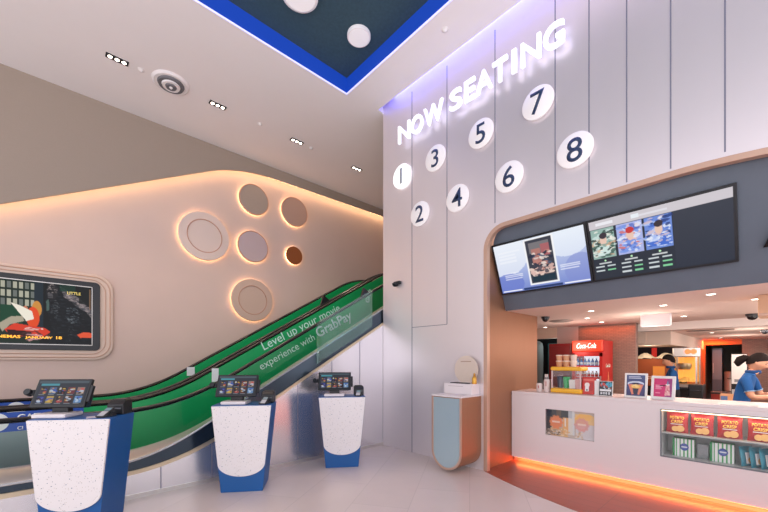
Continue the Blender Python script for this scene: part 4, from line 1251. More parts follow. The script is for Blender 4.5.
# red drinks fridge
fr = thing('drinks_fridge', 'red glass door drinks fridge with lit header by the tiled wall', 'fridge', (7.5, 2.435, 0.003))
w, dp, h = 0.265, 0.60, 1.868
body = MB()
body.box((0.0, -w, 0.30), (dp - 0.03, -w + 0.03, h - 0.24)).box((0.0, w - 0.03, 0.30), (dp - 0.03, w, h - 0.24)).box((0.031, -w, h - 0.24), (dp, w, h)).box((0.0, -w, 0.0), (dp, w, 0.30)).box((dp - 0.03, -w, 0.30), (dp, w, h - 0.24))
body.build('cabinet', M['red'], fr)
MB().box((-0.03, -w, h - 0.21), (0.03, w, h)).build('header', mat('red_lit_header', (226, 52, 30), 0.4, emit=0.75, emit_rgb=(236, 62, 34)), fr, bevel=0.02, seg=3)
text('header_lettering', 'Coca-Cola', mat('header_white', (250, 244, 240), 0.5, emit=0.8), ON_FACADE((-0.032, 0.175, h - 0.145)), fr, width=0.34, height=0.10, extrude=0.003, shear=0.35, bold=0.012)
door = MB()
for q in ((-w, -w + 0.05, 0.30, h - 0.24), (w - 0.05, w, 0.30, h - 0.24), (-w, w, 0.30, 0.36), (-w, w, h - 0.30, h - 0.22)):
    door.box((-0.025, q[0], q[2]), (0.0, q[1], q[3]))
dr = door.build('door_frame', M['red'], fr)
grid_panel([-w + 0.05, w - 0.05], [0.36, h - 0.30], [], lambda u, v: (-0.012, u, v)).build('door_glass', M['pane'], fr)
MB().box((-0.06, -w + 0.015, 0.8), (-0.026, -w + 0.035, 1.2)).build('door_handle', M['steel'], fr)
MB().box((dp - 0.05, -w + 0.03, 0.30), (dp - 0.03, w - 0.03, h - 0.24)).build('lit_back', mat('fridge_light', (236, 244, 250), 0.5, emit=1.0, emit_rgb=(226, 238, 250)), fr)
text('side_lettering', 'Coca-Cola', M['palev'], frame_m((0.18, -w - 0.001, 1.36), (1, 0, 0), (0, 0, 1)), fr, width=0.26, height=0.07, extrude=0.002, shear=0.35)
bm_ = MB().lathe([(0, 0), (0.045, 0), (0.05, 0.05), (0.042, 0.16), (0.05, 0.25), (0.022, 0.36), (0.02, 0.42), (0, 0.42)], 14, (0.33, -w - 0.0, 0.85))
bm_.v = [(x, -w - 0.002 - abs(y + w) * 0.02, z) for x, y, z in bm_.v]
bm_.build('bottle_print', mat('bottle_print', (206, 120, 84), 0.5), fr)
for zz in (0.62, 0.90, 1.16, 1.38):
    MB().box((0.05, -w + 0.03, zz - 0.008), (dp - 0.06, w - 0.03, zz)).build('shelf', M['white_matt'], fr)
    if zz > 1.0:
        MB().box((0.045, -w + 0.03, zz - 0.02), (0.05, w - 0.03, zz + 0.012)).build('price_rail', mat('rail_red', (214, 60, 70), 0.5), fr)
bcols = {1.38: ((90, 140, 206), (206, 226, 240), 'blue capped bottles on the top fridge shelf', 0.15), 1.16: ((206, 214, 220), (190, 60, 60), 'pale cans on the second fridge shelf', 0.13), 0.90: ((30, 26, 28), (206, 40, 36), 'dark cola bottles on the third fridge shelf', 0.20), 0.62: ((226, 226, 226), (90, 170, 110), 'white cartons on the lowest fridge shelf', 0.18)}
bottle0 = {}
for zz, (c1, c2, grp, hh) in bcols.items():
    for k in range(7):
        y = w - 0.065 - k * 0.066
        nm = ['left end', 'second from the left', 'third from the left', 'middle', 'third from the right', 'second from the right', 'right end'][k]
        if k == 0:
            t = thing('drink_bottle', '', 'bottle', (0, 0, 0), 0, grp)
            MB().lathe([(0, 0), (0.026, 0), (0.028, 0.01), (0.028, hh * .62), (0.012, hh * .82), (0.012, hh * .9), (0, hh * .9)], 14).build('bottle_body', mat('drink_%d' % int(zz * 100), c1, 0.3), t, smooth=True)
            MB().lathe([(0.0285, hh * .2), (0.0287, hh * .2), (0.0287, hh * .5), (0.0285, hh * .5)], 14).build('bottle_wrap', mat('wrap_%d' % int(zz * 100), c2, 0.4), t, smooth=True)
            MB().lathe([(0, hh * .9), (0.014, hh * .9), (0.014, hh), (0, hh)], 12).build('cap', mat('wrap_%d' % int(zz * 100), c2, 0.4), t)
            bottle0[zz] = t
        else:
            t = copy_tree(bottle0[zz])
        t['label'] = grp.replace('bottles', 'bottle').replace('cans', 'can').replace('cartons', 'carton') + ', ' + nm
        t.location = (7.5 + 0.10, 2.435 + y, 0.003 + zz)
f2 = thing('red_cabinet', 'dark red cabinet left of the lit drinks fridge', 'cabinet', (7.62, 2.985, 0.003))
MB().box((0, -0.22, 0), (0.55, 0.22, 1.83)).build('carcass', M['dkred'], f2, bevel=0.01)
MB().box((-0.018, -0.21, 0.15), (-0.001, 0.21, 1.78)).build('door', mat('dark_red_door', (112, 26, 26), 0.5), f2, bevel=0.004)
MB().box((-0.04, 0.15, 0.8), (-0.019, 0.17, 1.1)).build('handle', M['steel'], f2)

# ceiling fittings of the kitchen
def dl(nm, x, y, z=IZ, r=0.036):
    t = thing('round_downlight', nm, 'ceiling light', (x, y, z), 0, 'round downlights over the counter')
    MB().lathe([(0, -0.004), (r, -0.004), (r * 1.35, -0.008), (r * 1.4, 0), (0, 0)], 20).build('trim_ring', M['white_matt'], t)
    MB().lathe([(0, -0.006), (r, -0.006), (r, -0.0045), (0, -0.0045)], 20).build('lens', M['lampw'], t)
dl('round downlight above the framed posters', 5.90, 1.00)
dl('round downlight close behind the fascia, right of the posters', 5.29, 0.48)
dl('round downlight beside the white hanging box', 7.61, 1.02)
dl('round downlight near the hanging wooden box', 6.10, 0.16)
dl('round downlight in front of the fridge', 5.80, 1.83)
dl('second round downlight in front of the fridge', 6.75, 2.19)
dl('round downlight by the tiled wall', 7.65, 2.23)
dl('round downlight before the dark doorway', 7.95, 3.42)
dl('round downlight in the back ceiling', 10.6, 0.95, 2.10)
dl('round downlight in the back ceiling near the orange wall', 13.2, 1.0, 2.10)
def dome(nm, x, y, z, r=0.052):
    t = thing('dome_camera', nm, 'camera', (x, y, z), 0, 'black dome cameras on the low ceiling')
    MB().lathe([(0, -0.035), (r * 1.15, -0.035), (r * 1.25, 0), (0, 0)], 24).build('housing', M['black'], t, smooth=True)
    MB().lathe([(0, -0.035 - r * .95)] + [(r * math.sin(R(a)), -0.035 - r * .95 * math.cos(R(a))) for a in range(10, 91, 10)] + [(0, -0.034)], 24).build('dome', mat('dome_tint', (20, 22, 26), 0.1), t, smooth=True)
dome('black dome camera on the low ceiling by the copper wall', 6.05, 2.60, IZ)
dome('black dome camera near the hanging wooden box', 8.06, 0.25, IZ, 0.066)
dome('smaller looking black dome camera on the back ceiling', 10.4, 0.15, 2.10)
lv = MB()
for k in range(3):
    lv.box((9.6 + k * 0.08, 0.55, 2.088), (9.64 + k * 0.08, 1.25, 2.0995))
lv.box((9.58, 0.54, 2.096), (9.84, 1.26, 2.0998))
tag(lv.build('slot_vent', mat('vent_grey', (150, 136, 128), 0.6)), 'grey slot vent on the back ceiling', 'vent')
o = MB().lathe([(0, -0.03), (0.14, -0.025), (0.2, -0.008), (0.2, 0), (0, 0)], 28, (6.85, 2.66, IZ)).build('ceiling_diffuser', mat('vent_grey', (150, 136, 128), 0.6))
tag(o, 'flat grey ceiling diffuser beside the dome camera', 'vent')
hb = thing('hanging_box', 'plain white box hanging from the low ceiling before the beam', 'hanging box', (6.95, 1.285, 2.035))
MB().box((0, -0.19, 0), (0.14, 0.19, 0.184)).build('box_body', mat('hanging_white', (224, 220, 226), 0.6), hb, bevel=0.004)
wb = thing('wooden_sign_box', 'light wooden box hanging from the low ceiling at the right edge', 'hanging box', (5.75, -0.16, 1.985))
MB().box((0, -0.30, 0), (0.4, 0.295, 0.234)).build('box_body', M['wood'], wb, bevel=0.006)
MB().box((-0.006, -0.29, 0.0), (-0.001, 0.285, 0.03)).build('edge_strip', M['copper_trim'], wb)

# soffit box, back counter and popcorn area
struct(MB().box((9.47, 1.48, 1.82), (14.5, 4.3, 2.10)).build('trim_7', M['cream']), 'beige soffit box over the popcorn area')
struct(MB().box((9.40, 1.90, 1.86), (9.47, 4.3, 2.10)).build('trim_8', M['cream']))
struct(MB().box((11.5, 1.48, 0), (14.5, 1.58, 1.82)).build('wall_popcorn_side', mat('orange_light_in_wall', (226, 120, 70), 0.6)))  # orange light put into this wall's colour as well
struct(MB().box((11.4, 1.48, 0), (11.5, 4.3, 1.82)).build('wall_popcorn', mat('dark_popcorn_wall', (40, 36, 48), 0.7)))
bc = thing('back_counter', 'dark back counter under the popcorn machine', 'counter', (10.2, 1.95, 0.003))
MB().box((0, -0.85, 0), (0.75, 2.0, 0.86)).build('carcass', M['blackm'], bc)
MB().box((-0.02, -0.87, 0.86), (0.77, 2.0, 0.90)).build('worktop', M['dark_steel'], bc, bevel=0.004)
pm = thing('popcorn_machine', 'lit glass popcorn machine with steel top and two red lamps', 'popcorn machine', (10.25, 1.36, 0.904))
pw_, pd, ph = 0.21, 0.50, 0.87
MB().box((0, -pw_, 0), (pd, pw_, 0.06)).build('base_tray', M['steel'], pm)
MB().box((0, -pw_, ph - 0.20), (pd, pw_, ph)).build('top_housing', M['steel'], pm, bevel=0.01)
for yy in (-pw_ + 0.015, pw_ - 0.015):
    for xx in (0.015, pd - 0.015):
        MB().box((xx - 0.015, yy - 0.015, 0.06), (xx + 0.015, yy + 0.015, ph - 0.2)).build('corner_post', M['steel'], pm)
MB().box((0.012, -pw_ + 0.012, 0.06), (pd - 0.012, pw_ - 0.012, ph - 0.2)).build('glass_walls', glass_mat('popper_glass', (255, 240, 210), 0.05), pm)
MB().lathe([(0, 0), (0.10, 0), (0.13, 0.05), (0.13, 0.14), (0, 0.16)], 24, (0.25, 0.04, 0.38)).build('kettle', M['steel'], pm, smooth=True)
bm = bmesh.new()
for k in range(0):
    pass
bm.free()
hp = MB()
rs = np.random.RandomState(5)
for j in range(9):
    pass
heap = []
n_a, n_b = 14, 16
vs = [(0.03 + (pd - 0.06) * i / n_a, -pw_ + 0.03 + (2 * pw_ - 0.06) * j / n_b, 0.10 + 0.10 * math.sin(math.pi * i / n_a) * math.sin(math.pi * j / n_b) + rs.uniform(0, 0.03)) for i in range(n_a + 1) for j in range(n_b + 1)]
hp.add(vs, [(i * (n_b + 1) + j, (i + 1) * (n_b + 1) + j, (i + 1) * (n_b + 1) + j + 1, i * (n_b + 1) + j + 1) for i in range(n_a) for j in range(n_b)])
o = hp.build('popcorn', mat('popcorn_yellow', (246, 214, 140), 0.8, emit=0.25), pm)
o['kind'] = 'stuff'
MB().box((pd - 0.02, -pw_ + 0.02, 0.10), (pd - 0.013, pw_ - 0.02, ph - 0.21)).build('lit_back', mat('amber_glow', (246, 190, 110), 0.5, emit=0.9, emit_rgb=(240, 170, 90)), pm)
for yy in (-0.15, -0.05):
    MB().lathe([(0, -0.012), (0.05, -0.012), (0.055, 0), (0, 0)], 18, (-0.001, yy, ph - 0.09), 'x').build('red_lamp', mat('red_lamp', (255, 90, 50), 0.4, emit=5, emit_rgb=(255, 70, 36)), pm)
wm = thing('popcorn_warmer', 'popcorn warmer tray heaped with pale popcorn left of the worker', 'popcorn warmer', (9.6, 1.62, 0.904))
MB().box((0.7, -0.02, 0.0), (1.2, 0.75, 0.62)).build('cabinet', mat('warmer_orange', (176, 90, 50), 0.5), wm)
MB().box((0.69, 0.10, 0.10), (0.70, 0.32, 0.45)).build('poster_panel', mat('amber_panel', (226, 140, 60), 0.5, emit=0.3), wm)
hp = MB()
vs = [(0.68 + 0.5 * i / 10, -0.03 + 0.78 * j / 14, 0.62 + 0.12 * math.sin(math.pi * i / 10) * abs(math.sin(math.pi * j / 7 + 0.4)) + rs.uniform(0, 0.035)) for i in range(11) for j in range(15)]
hp.add(vs, [(i * 15 + j, (i + 1) * 15 + j, (i + 1) * 15 + j + 1, i * 15 + j + 1) for i in range(10) for j in range(14)])
o = hp.build('popcorn', mat('popcorn_pale', (240, 226, 200), 0.8, emit=0.2), wm)
o['kind'] = 'stuff'
rsn = MB().box((10.9, 1.98, 1.45), (10.93, 2.08, 1.80)).build('red_sign', mat('red_sign', (214, 36, 30), 0.5, emit=0.3))
tag(rsn, 'narrow red hanging sign beside the popcorn machine', 'sign')
# doorway, orange light put into its wall colour, and store room at the very back
struct(MB().box((14.5, 1.45, 0), (14.62, 1.72, 2.10)).build('wall_orange', mat('orange_light_in_wall', (226, 120, 70), 0.6)), 'orange lit wall beside the store room')
struct(MB().box((14.5, 0.655, 1.95), (14.62, 1.45, 2.10)).build('wall_orange_top', mat('orange_light_in_wall', (226, 120, 70), 0.6)))
struct(MB().box((14.5, -5, 0), (14.62, 0.655, 2.10)).build('wall_tile_back', tile), 'brown mosaic tiled back wall')
struct(MB().box((16.2, 0.2, 0), (16.3, 2.0, 2.1)).build('wall_store', mat('store_grey', (92, 94, 92), 0.8)))
struct(MB().box((14.62, 1.47, 0), (16.2, 1.55, 2.1)).build('wall_store_left', mat('store_brown', (96, 78, 66), 0.8)))
struct(MB().box((14.62, 0.58, 0), (16.2, 0.655, 2.1)).build('wall_store_right', mat('store_grey', (92, 94, 92), 0.8)))
struct(MB().box((14.62, 0.58, 2.1), (16.2, 1.55, 2.15)).build('ceiling_store', mat('store_grey', (92, 94, 92), 0.8)))
ln = thing('steel_freezer', 'tall steel freezer cabinet inside the dark store room', 'freezer', (15.0, 1.20, 0.003))
MB().box((0, -0.09, 0), (0.5, 0.13, 1.85)).build('carcass', mat('blue_steel', (110, 124, 142), 0.3, 0.5), ln)
MB().box((-0.015, -0.085, 0.9), (-0.001, 0.125, 1.8)).build('door', mat('blue_steel_door', (140, 154, 172), 0.3, 0.5), ln)
MB().box((-0.035, 0.10, 1.1), (-0.016, 0.115, 1.4)).build('handle', M['steel'], ln)
for k in range(2):
    u = thing('steel_drum', '%s round steel drum stacked at the right of the store room' % ('lower' if k == 0 else 'upper'), 'drum', (14.95, 0.93, 0.003 + k * 0.58 + (0.0 if k else 0)), 0, 'stacked steel drums')
    MB().lathe([(0, 0), (0.13, 0), (0.13, 0.02), (0.125, 0.03), (0.125, 0.50), (0.13, 0.52), (0.13, 0.55), (0.10, 0.575), (0, 0.575)], 24).build('drum_body', mat('drum_steel', (176, 172, 170), 0.35, 0.5), u, smooth=True)
    MB().tube([(-0.128, -0.05, 0.38), (-0.15, -0.03, 0.36), (-0.15, 0.03, 0.36), (-0.128, 0.05, 0.38)], 0.008, 6).build('handle', M['dark_steel'], u)
nb = thing('notice_board', 'white notice sheet on a dark panel right of the store room', 'notice', (10.9, 0.50, 0.003))
MB().box((0, -0.085, 0), (0.3, 0.16, 1.35)).build('panel', M['blackm'], nb)
MB().box((-0.006, -0.08, 0.98), (-0.001, 0.155, 1.62)).build('notice_sheet', M['paper'], nb)
MB().box((0.0, -0.085, 1.35), (0.02, 0.16, 1.63)).build('backing', M['blackm'], nb)
MB().box((-0.008, -0.03, 1.02), (-0.0065, 0.11, 1.08)).build('print', mat('notice_print', (140, 140, 146), 0.6), nb)
MB().box((-0.008, -0.03, 0.25), (-0.001, 0.15, 0.86)).build('lower_sheet', mat('lower_sheet', (196, 196, 200), 0.6), nb)
# black bin, red box and carton behind the counter
bb = thing('black_bin', 'black equipment box on the floor below the popcorn machine', 'equipment', (9.2, 1.06, 0.003))
MB().box((0, -0.11, 0), (0.4, 0.11, 1.02)).build('body', M['black'], bb, bevel=0.015)
MB().box((-0.012, -0.09, 0.55), (-0.001, 0.09, 0.93)).build('door', M['blackm'], bb, bevel=0.005)
MB().box((-0.03, -0.08, 0.90), (-0.013, 0.08, 0.92)).build('handle', M['dark_steel'], bb)
rx = thing('red_bin', 'red bin standing before the store room', 'bin', (10.0, 0.80, 0.003))
MB().loft([[(0.02, -0.09, 0), (0.28, -0.09, 0), (0.28, 0.09, 0), (0.02, 0.09, 0)], [(0, -0.11, 0.80), (0.3, -0.11, 0.80), (0.3, 0.11, 0.80), (0, 0.11, 0.80)]]).build('bin_body', mat('bin_red', (166, 52, 40), 0.5), rx, bevel=0.01)
MB().box((-0.01, -0.12, 0.80), (0.31, 0.12, 0.84)).build('lid', mat('bin_lid', (60, 40, 38), 0.5), rx, bevel=0.01)
cx_ = thing('cardboard_box', 'cardboard box with a blue printed side on a stool behind the counter', 'box', (8.8, 0.56, 0.72))
MB().box((0, -0.12, 0), (0.25, 0.12, 0.17)).build('box_body', mat('cardboard', (214, 160, 120), 0.7), cx_, bevel=0.003)
MB().box((-0.003, 0.02, 0.03), (-0.001, 0.11, 0.14)).build('print', mat('carton_blue', (90, 120, 170), 0.6), cx_)
so = thing('low_stool', 'plain low stool under the cardboard box', 'stool', (8.92, 0.56, 0.003))
MB().box((-0.14, -0.14, 0.68), (0.14, 0.14, 0.716)).build('seat', M['wood'], so, bevel=0.005)
for sx in (-1, 1):
    for sy in (-1, 1):
        MB().tube([(sx * 0.13, sy * 0.13, 0), (sx * 0.11, sy * 0.11, 0.68)], 0.014, 8).build('leg', M['steel'], so)
wl = thing('wall_light', 'small green exit style light box on the tiled back wall', 'wall light', (14.49, 0.06, 1.86))
MB().box((-0.10, -0.09, -0.10), (0.0, 0.09, 0.10)).build('housing', M['black'], wl, bevel=0.01)
MB().box((-0.105, -0.05, -0.05), (-0.101, 0.05, 0.06)).build('lens', mat('green_lens', (40, 120, 80), 0.4, emit=0.5), wl)

# ------------------------------------------------------------------ people
def person(label, loc, rz, J, head_tilt, hair_style, height=1.6):
    """facing local +Y. J holds joint positions; the body grows from them as one skin."""
    root = thing('person', label, 'person', loc, rz)
    V, E, Rr, bone = [], [], [], []
    def v(p, r):
        V.append(p)
        Rr.append(r)
        return len(V) - 1
    def e(a, b, kind):
        E.append((a, b))
        bone.append((a, b, kind))
    pel = v(J['pelvis'], (0.135, 0.10))
    sp = v(J['waist'], (0.12, 0.09))
    chs = v(J['chest'], (0.135, 0.10))
    nb_ = v(J['neck'], (0.07, 0.065))
    hd = v(J['head'], (0.055, 0.055))
    e(pel, sp, 'shirt'); e(sp, chs, 'shirt'); e(chs, nb_, 'shirt'); e(nb_, hd, 'skin')
    for s_, S in ((-1, 'l'), (1, 'r')):
        sh = v(J['sh_' + S], (0.062, 0.062))
        el = v(J['el_' + S], (0.043, 0.043))
        wr = v(J['wr_' + S], (0.028, 0.024))
        e(chs, sh, 'shirt'); e(sh, el, 'sleeve'); e(el, wr, 'skin')
        W_, El = Vector(J['wr_' + S]), Vector(J['el_' + S])
        d = (W_ - El).normalized()
        up_ = Vector((0, 0, 1))
        sd = d.cross(up_).normalized() * (1 if S == 'r' else -1)
        nrm = sd.cross(d).normalized()
        if nrm.z > 0:
            nrm = -nrm
        pm_ = v(tuple(W_ + d * 0.055), (0.036, 0.016))
        e(wr, pm_, 'skin')
        for q, (of, ln_) in enumerate(((0.030, 0.066), (0.011, 0.074), (-0.009, 0.070), (-0.028, 0.054))):
            a = W_ + d * 0.092 - sd * of
            k1 = v(tuple(a), (0.0095, 0.009))
            k2 = v(tuple(a + d * ln_ * .5 + nrm * 0.010), (0.0085, 0.0085))
            k3 = v(tuple(a + d * ln_ * .85 + nrm * 0.034), (0.0075, 0.0075))
            e(pm_, k1, 'skin'); e(k1, k2, 'skin'); e(k2, k3, 'skin')
        th1 = v(tuple(W_ + d * 0.045 - sd * 0.040 + nrm * 0.008), (0.011, 0.011))
        th2 = v(tuple(W_ + d * 0.085 - sd * 0.056 + nrm * 0.024), (0.009, 0.009))
        e(pm_, th1, 'skin'); e(th1, th2, 'skin')
        hp_ = v((s_ * 0.088 + J['pelvis'][0], J['pelvis'][1], J['pelvis'][2] - 0.06), (0.085, 0.09))
        kn = v((s_ * 0.10 + J['pelvis'][0], J['pelvis'][1] + 0.02, 0.47), (0.058, 0.06))
        an = v((s_ * 0.10 + J['pelvis'][0], J['pelvis'][1] - 0.02, 0.085), (0.04, 0.045))
        to = v((s_ * 0.115 + J['pelvis'][0], J['pelvis'][1] + 0.12, 0.035), (0.04, 0.03))
        e(pel, hp_, 'trousers'); e(hp_, kn, 'trousers'); e(kn, an, 'trousers'); e(an, to, 'shoe')
    me = bpy.data.meshes.new('body')
    me.from_pydata(V, E, [])
    o = bpy.data.objects.new('body_tmp', me)
    COL.objects.link(o)
    sk = o.modifiers.new('skin', 'SKIN')
    sk.use_smooth_shade = True
    sk.branch_smoothing = 0.4
    for i, r in enumerate(Rr):
        me.skin_vertices[0].data[i].radius = r
        me.skin_vertices[0].data[i].use_root = (i == 0)
    sub = o.modifiers.new('sub', 'SUBSURF')
    sub.levels = sub.render_levels = 2
    dg = bpy.context.evaluated_depsgraph_get()
    bmn = bmesh.new()
    src = bpy.data.meshes.new_from_object(o.evaluated_get(dg))
    bmn.from_mesh(src)
    bpy.data.objects.remove(o)
    slots = ['shirt', 'skin', 'trousers', 'shoe']
    Vv = [Vector(p) for p in V]
    for f in bmn.faces:
        c = f.calc_center_median()
        best = (9, 'shirt')
        for a, b, k in bone:
            ab = Vv[b] - Vv[a]
            t = max(0, min(1, (c - Vv[a]).dot(ab) / max(ab.length_squared, 1e-9)))
            dd = (c - Vv[a] - ab * t).length - (Rr[a][0] * (1 - t) + Rr[b][0] * t) * 0.9
            if dd < best[0]:
                kk = k
                if k == 'sleeve':
                    kk = 'shirt' if t < 0.72 else 'skin'
                best = (dd, kk)
        f.material_index = slots.index(best[1])
        f.smooth = True
    # head as part of the same surface object
    H = Vector(J['head'])
    hm = Matrix.Translation(H + Vector((0, 0.015, 0.085))) @ Matrix.Rotation(head_tilt, 4, 'X')
    def head_pt(p):
        x, y, z = p
        sx, sy, sz = 0.074, 0.094, 0.118
        if z < -0.2:
            k = (-0.2 - z) / 0.8
            sx *= 1 - 0.38 * k
            sy *= 1 - 0.16 * k
        X, Y, Z = x * sx, y * sy, z * sz
        if y > 0.55:
            n_ = math.exp(-((x / 0.20) ** 2)) * math.exp(-(((z + 0.18) / 0.20) ** 2))
            Y += 0.024 * n_
            eye = math.exp(-(((abs(x) - 0.36) / 0.16) ** 2)) * math.exp(-(((z - 0.05) / 0.13) ** 2))
            Y -= 0.008 * eye
            chin = math.exp(-((x / 0.35) ** 2)) * math.exp(-(((z + 0.86) / 0.16) ** 2))
            Y += 0.012 * chin
        ear = math.exp(-((y / 0.22) ** 2)) * math.exp(-(((z + 0.05) / 0.22) ** 2))
        if abs(x) > 0.85:
            X += math.copysign(0.014 * ear, x)
        return hm @ Vector((X, Y, Z))
    rings, seg = 22, 30
    vs = []
    for i in range(rings + 1):
        ph_ = math.pi * i / rings
        for k in range(seg):
            a = 2 * math.pi * k / seg
            vs.append(bmn.verts.new(head_pt((math.sin(ph_) * math.cos(a), math.sin(ph_) * math.sin(a), math.cos(ph_)))))
    for i in range(rings):
        for k in range(seg):
            q = [vs[i * seg + k], vs[(i + 1) * seg + k], vs[(i + 1) * seg + (k + 1) % seg], vs[i * seg + (k + 1) % seg]]
            try:
                f = bmn.faces.new(q)
                f.smooth = True
                f.material_index = 1
            except Exception:
                pass
    bmesh.ops.recalc_face_normals(bmn, faces=bmn.faces)
    nm = bpy.data.meshes.new('body')
    bmn.to_mesh(nm)
    bmn.free()
    for s in slots:
        nm.materials.append(M[s])
    bo = bpy.data.objects.new('body', nm)
    COL.objects.link(bo)
    bo.parent = root
    def blob(name, cen, rad, m, cut=None):
        b = MB()
        rg = []
        for i in range(1, 14):
            ph_ = math.pi * i / 14
            rg.append([tuple(hm @ Vector((cen[0] + rad[0] * math.sin(ph_) * math.cos(2 * math.pi * k / 20), cen[1] + rad[1] * math.sin(ph_) * math.sin(2 * math.pi * k / 20), cen[2] + rad[2] * math.cos(ph_)))) for k in range(20)])
        return b.loft(rg).build(name, m, root, smooth=True)
    for s_ in (-1, 1):
        blob('eye', (s_ * 0.027, 0.078, 0.008), (0.012, 0.008, 0.006), mat('eye_dark', (40, 30, 28), 0.3))
        blob('eyebrow', (s_ * 0.028, 0.083, 0.028), (0.018, 0.006, 0.004), M['hair'])
    blob('mouth', (0, 0.086, -0.052), (0.021, 0.008, 0.006), mat('lips', (176, 96, 88), 0.5))
    # hair cap: the back and top of the skull, open over the face
    hb_ = MB()
    vsh, fsh = [], []
    rr_, sg_ = 16, 32
    def hp3(i, k, gro):
        a = 2 * math.pi * k / sg_
        fr_ = math.sin(a)                     # 1 at the brow, -1 at the nape
        lim = 0.52 - 0.17 * max(0, fr_) ** 0.6 + 0.16 * max(0, -fr_) ** 0.7
        ph_ = math.pi * lim * i / rr_
        x, y, z = math.sin(ph_) * math.cos(a), math.sin(ph_) * math.sin(a), math.cos(ph_)
        g = gro + 0.02 * math.sin(9 * a) * math.sin(ph_)
        return tuple(hm @ Vector((x * 0.076 * g, y * 0.096 * g - 0.004, z * 0.120 * g + 0.002)))
    vsh = [hp3(i, k, 1.09) for i in range(rr_ + 1) for k in range(sg_)] + [hp3(i, k, 0.98) for i in range(rr_ + 1) for k in range(sg_)]
    N1 = (rr_ + 1) * sg_
    for i in range(rr_):
        for k in range(sg_):
            fsh.append((i * sg_ + k, (i + 1) * sg_ + k, (i + 1) * sg_ + (k + 1) % sg_, i * sg_ + (k + 1) % sg_))
    for k in range(sg_):
        fsh.append((rr_ * sg_ + k, N1 + rr_ * sg_ + k, N1 + rr_ * sg_ + (k + 1) % sg_, rr_ * sg_ + (k + 1) % sg_))
    hb_.add(vsh, fsh)
    hb_.build('hair', M['hair'], root, smooth=True)
    if hair_style == 'tail':
        b = MB()
        pts = [hm @ Vector(p) for p in ((0, -0.095, 0.02), (0, -0.135, 0.005), (0, -0.165, -0.035), (0, -0.170, -0.085), (0, -0.150, -0.125))]
        rads = [0.026, 0.046, 0.052, 0.044, 0.012]
        rg = []
        for q_, (p, r) in enumerate(zip(pts, rads)):
            d_ = (pts[min(q_ + 1, 4)] - pts[max(q_ - 1, 0)]).normalized()
            s1 = d_.cross(Vector((1, 0, 0))).normalized()
            rg.append([tuple(p + Vector((r * math.cos(2 * math.pi * k / 14), 0, 0)) + s1 * r * math.sin(2 * math.pi * k / 14)) for k in range(14)])
        b.loft(rg).build('ponytail', M['hair'], root, smooth=True)
    # polo collar and white sleeve piping
    N_ = Vector(J['neck'])
    dn = (Vector(J['head']) - N_).normalized()
    MB().tube([tuple(N_ + dn * 0.022 + Vector((0.066 * math.cos(2 * math.pi * k / 24), 0.064 * math.sin(2 * math.pi * k / 24), 0.0)) ) for k in range(24)], 0.014, 8, closed=True, ry=0.024).build('collar', mat('polo_collar', (12, 66, 120), 0.8), root, smooth=True)
    for S in 'lr':
        a, b = Vector(J['sh_' + S]), Vector(J['el_' + S])
        c_ = a + (b - a) * 0.70
        d = (b - a).normalized()
        q = d.cross(Vector((0.3, 0.5, 0.8))).normalized()
        q2 = d.cross(q)
        MB().tube([tuple(c_ + (q * math.cos(2 * math.pi * k / 20) + q2 * math.sin(2 * math.pi * k / 20)) * 0.050) for k in range(20)], 0.006, 6, closed=True).build('sleeve_piping', mat('piping_pale', (150, 186, 216), 0.7), root, smooth=True)
    return root
J1 = dict(pelvis=(0, 0, 0.90), waist=(0, 0.01, 1.03), chest=(0, 0.03, 1.20), neck=(0, 0.055, 1.335), head=(0, 0.085, 1.395),
          sh_l=(-0.155, 0.04, 1.275), sh_r=(0.155, 0.04, 1.275), el_l=(-0.19, 0.10, 1.03), el_r=(0.19, 0.12, 1.03), wr_l=(-0.13, 0.31, 1.10), wr_r=(0.12, 0.32, 1.12))
person('worker in a blue polo shirt facing the popcorn, behind the pink poster', (9.05, 1.35, 0.003), math.atan2(0.3, 0.95), J1, R(-14), 'short')
J2 = dict(pelvis=(0, 0, 0.90), waist=(0, 0.02, 1.03), chest=(0, 0.07, 1.20), neck=(0, 0.115, 1.325), head=(0, 0.16, 1.38),
          sh_l=(-0.155, 0.09, 1.265), sh_r=(0.155, 0.09, 1.265), el_l=(-0.20, 0.16, 1.03), el_r=(0.20, 0.15, 1.02), wr_l=(-0.12, 0.36, 1.06), wr_r=(0.10, 0.36, 1.04))
person('worker in a blue polo with a dark ponytail bending forward at the photo\'s right edge', (6.75, 0.33, 0.003), math.atan2(0.15, -1.0), J2, R(-24), 'tail')

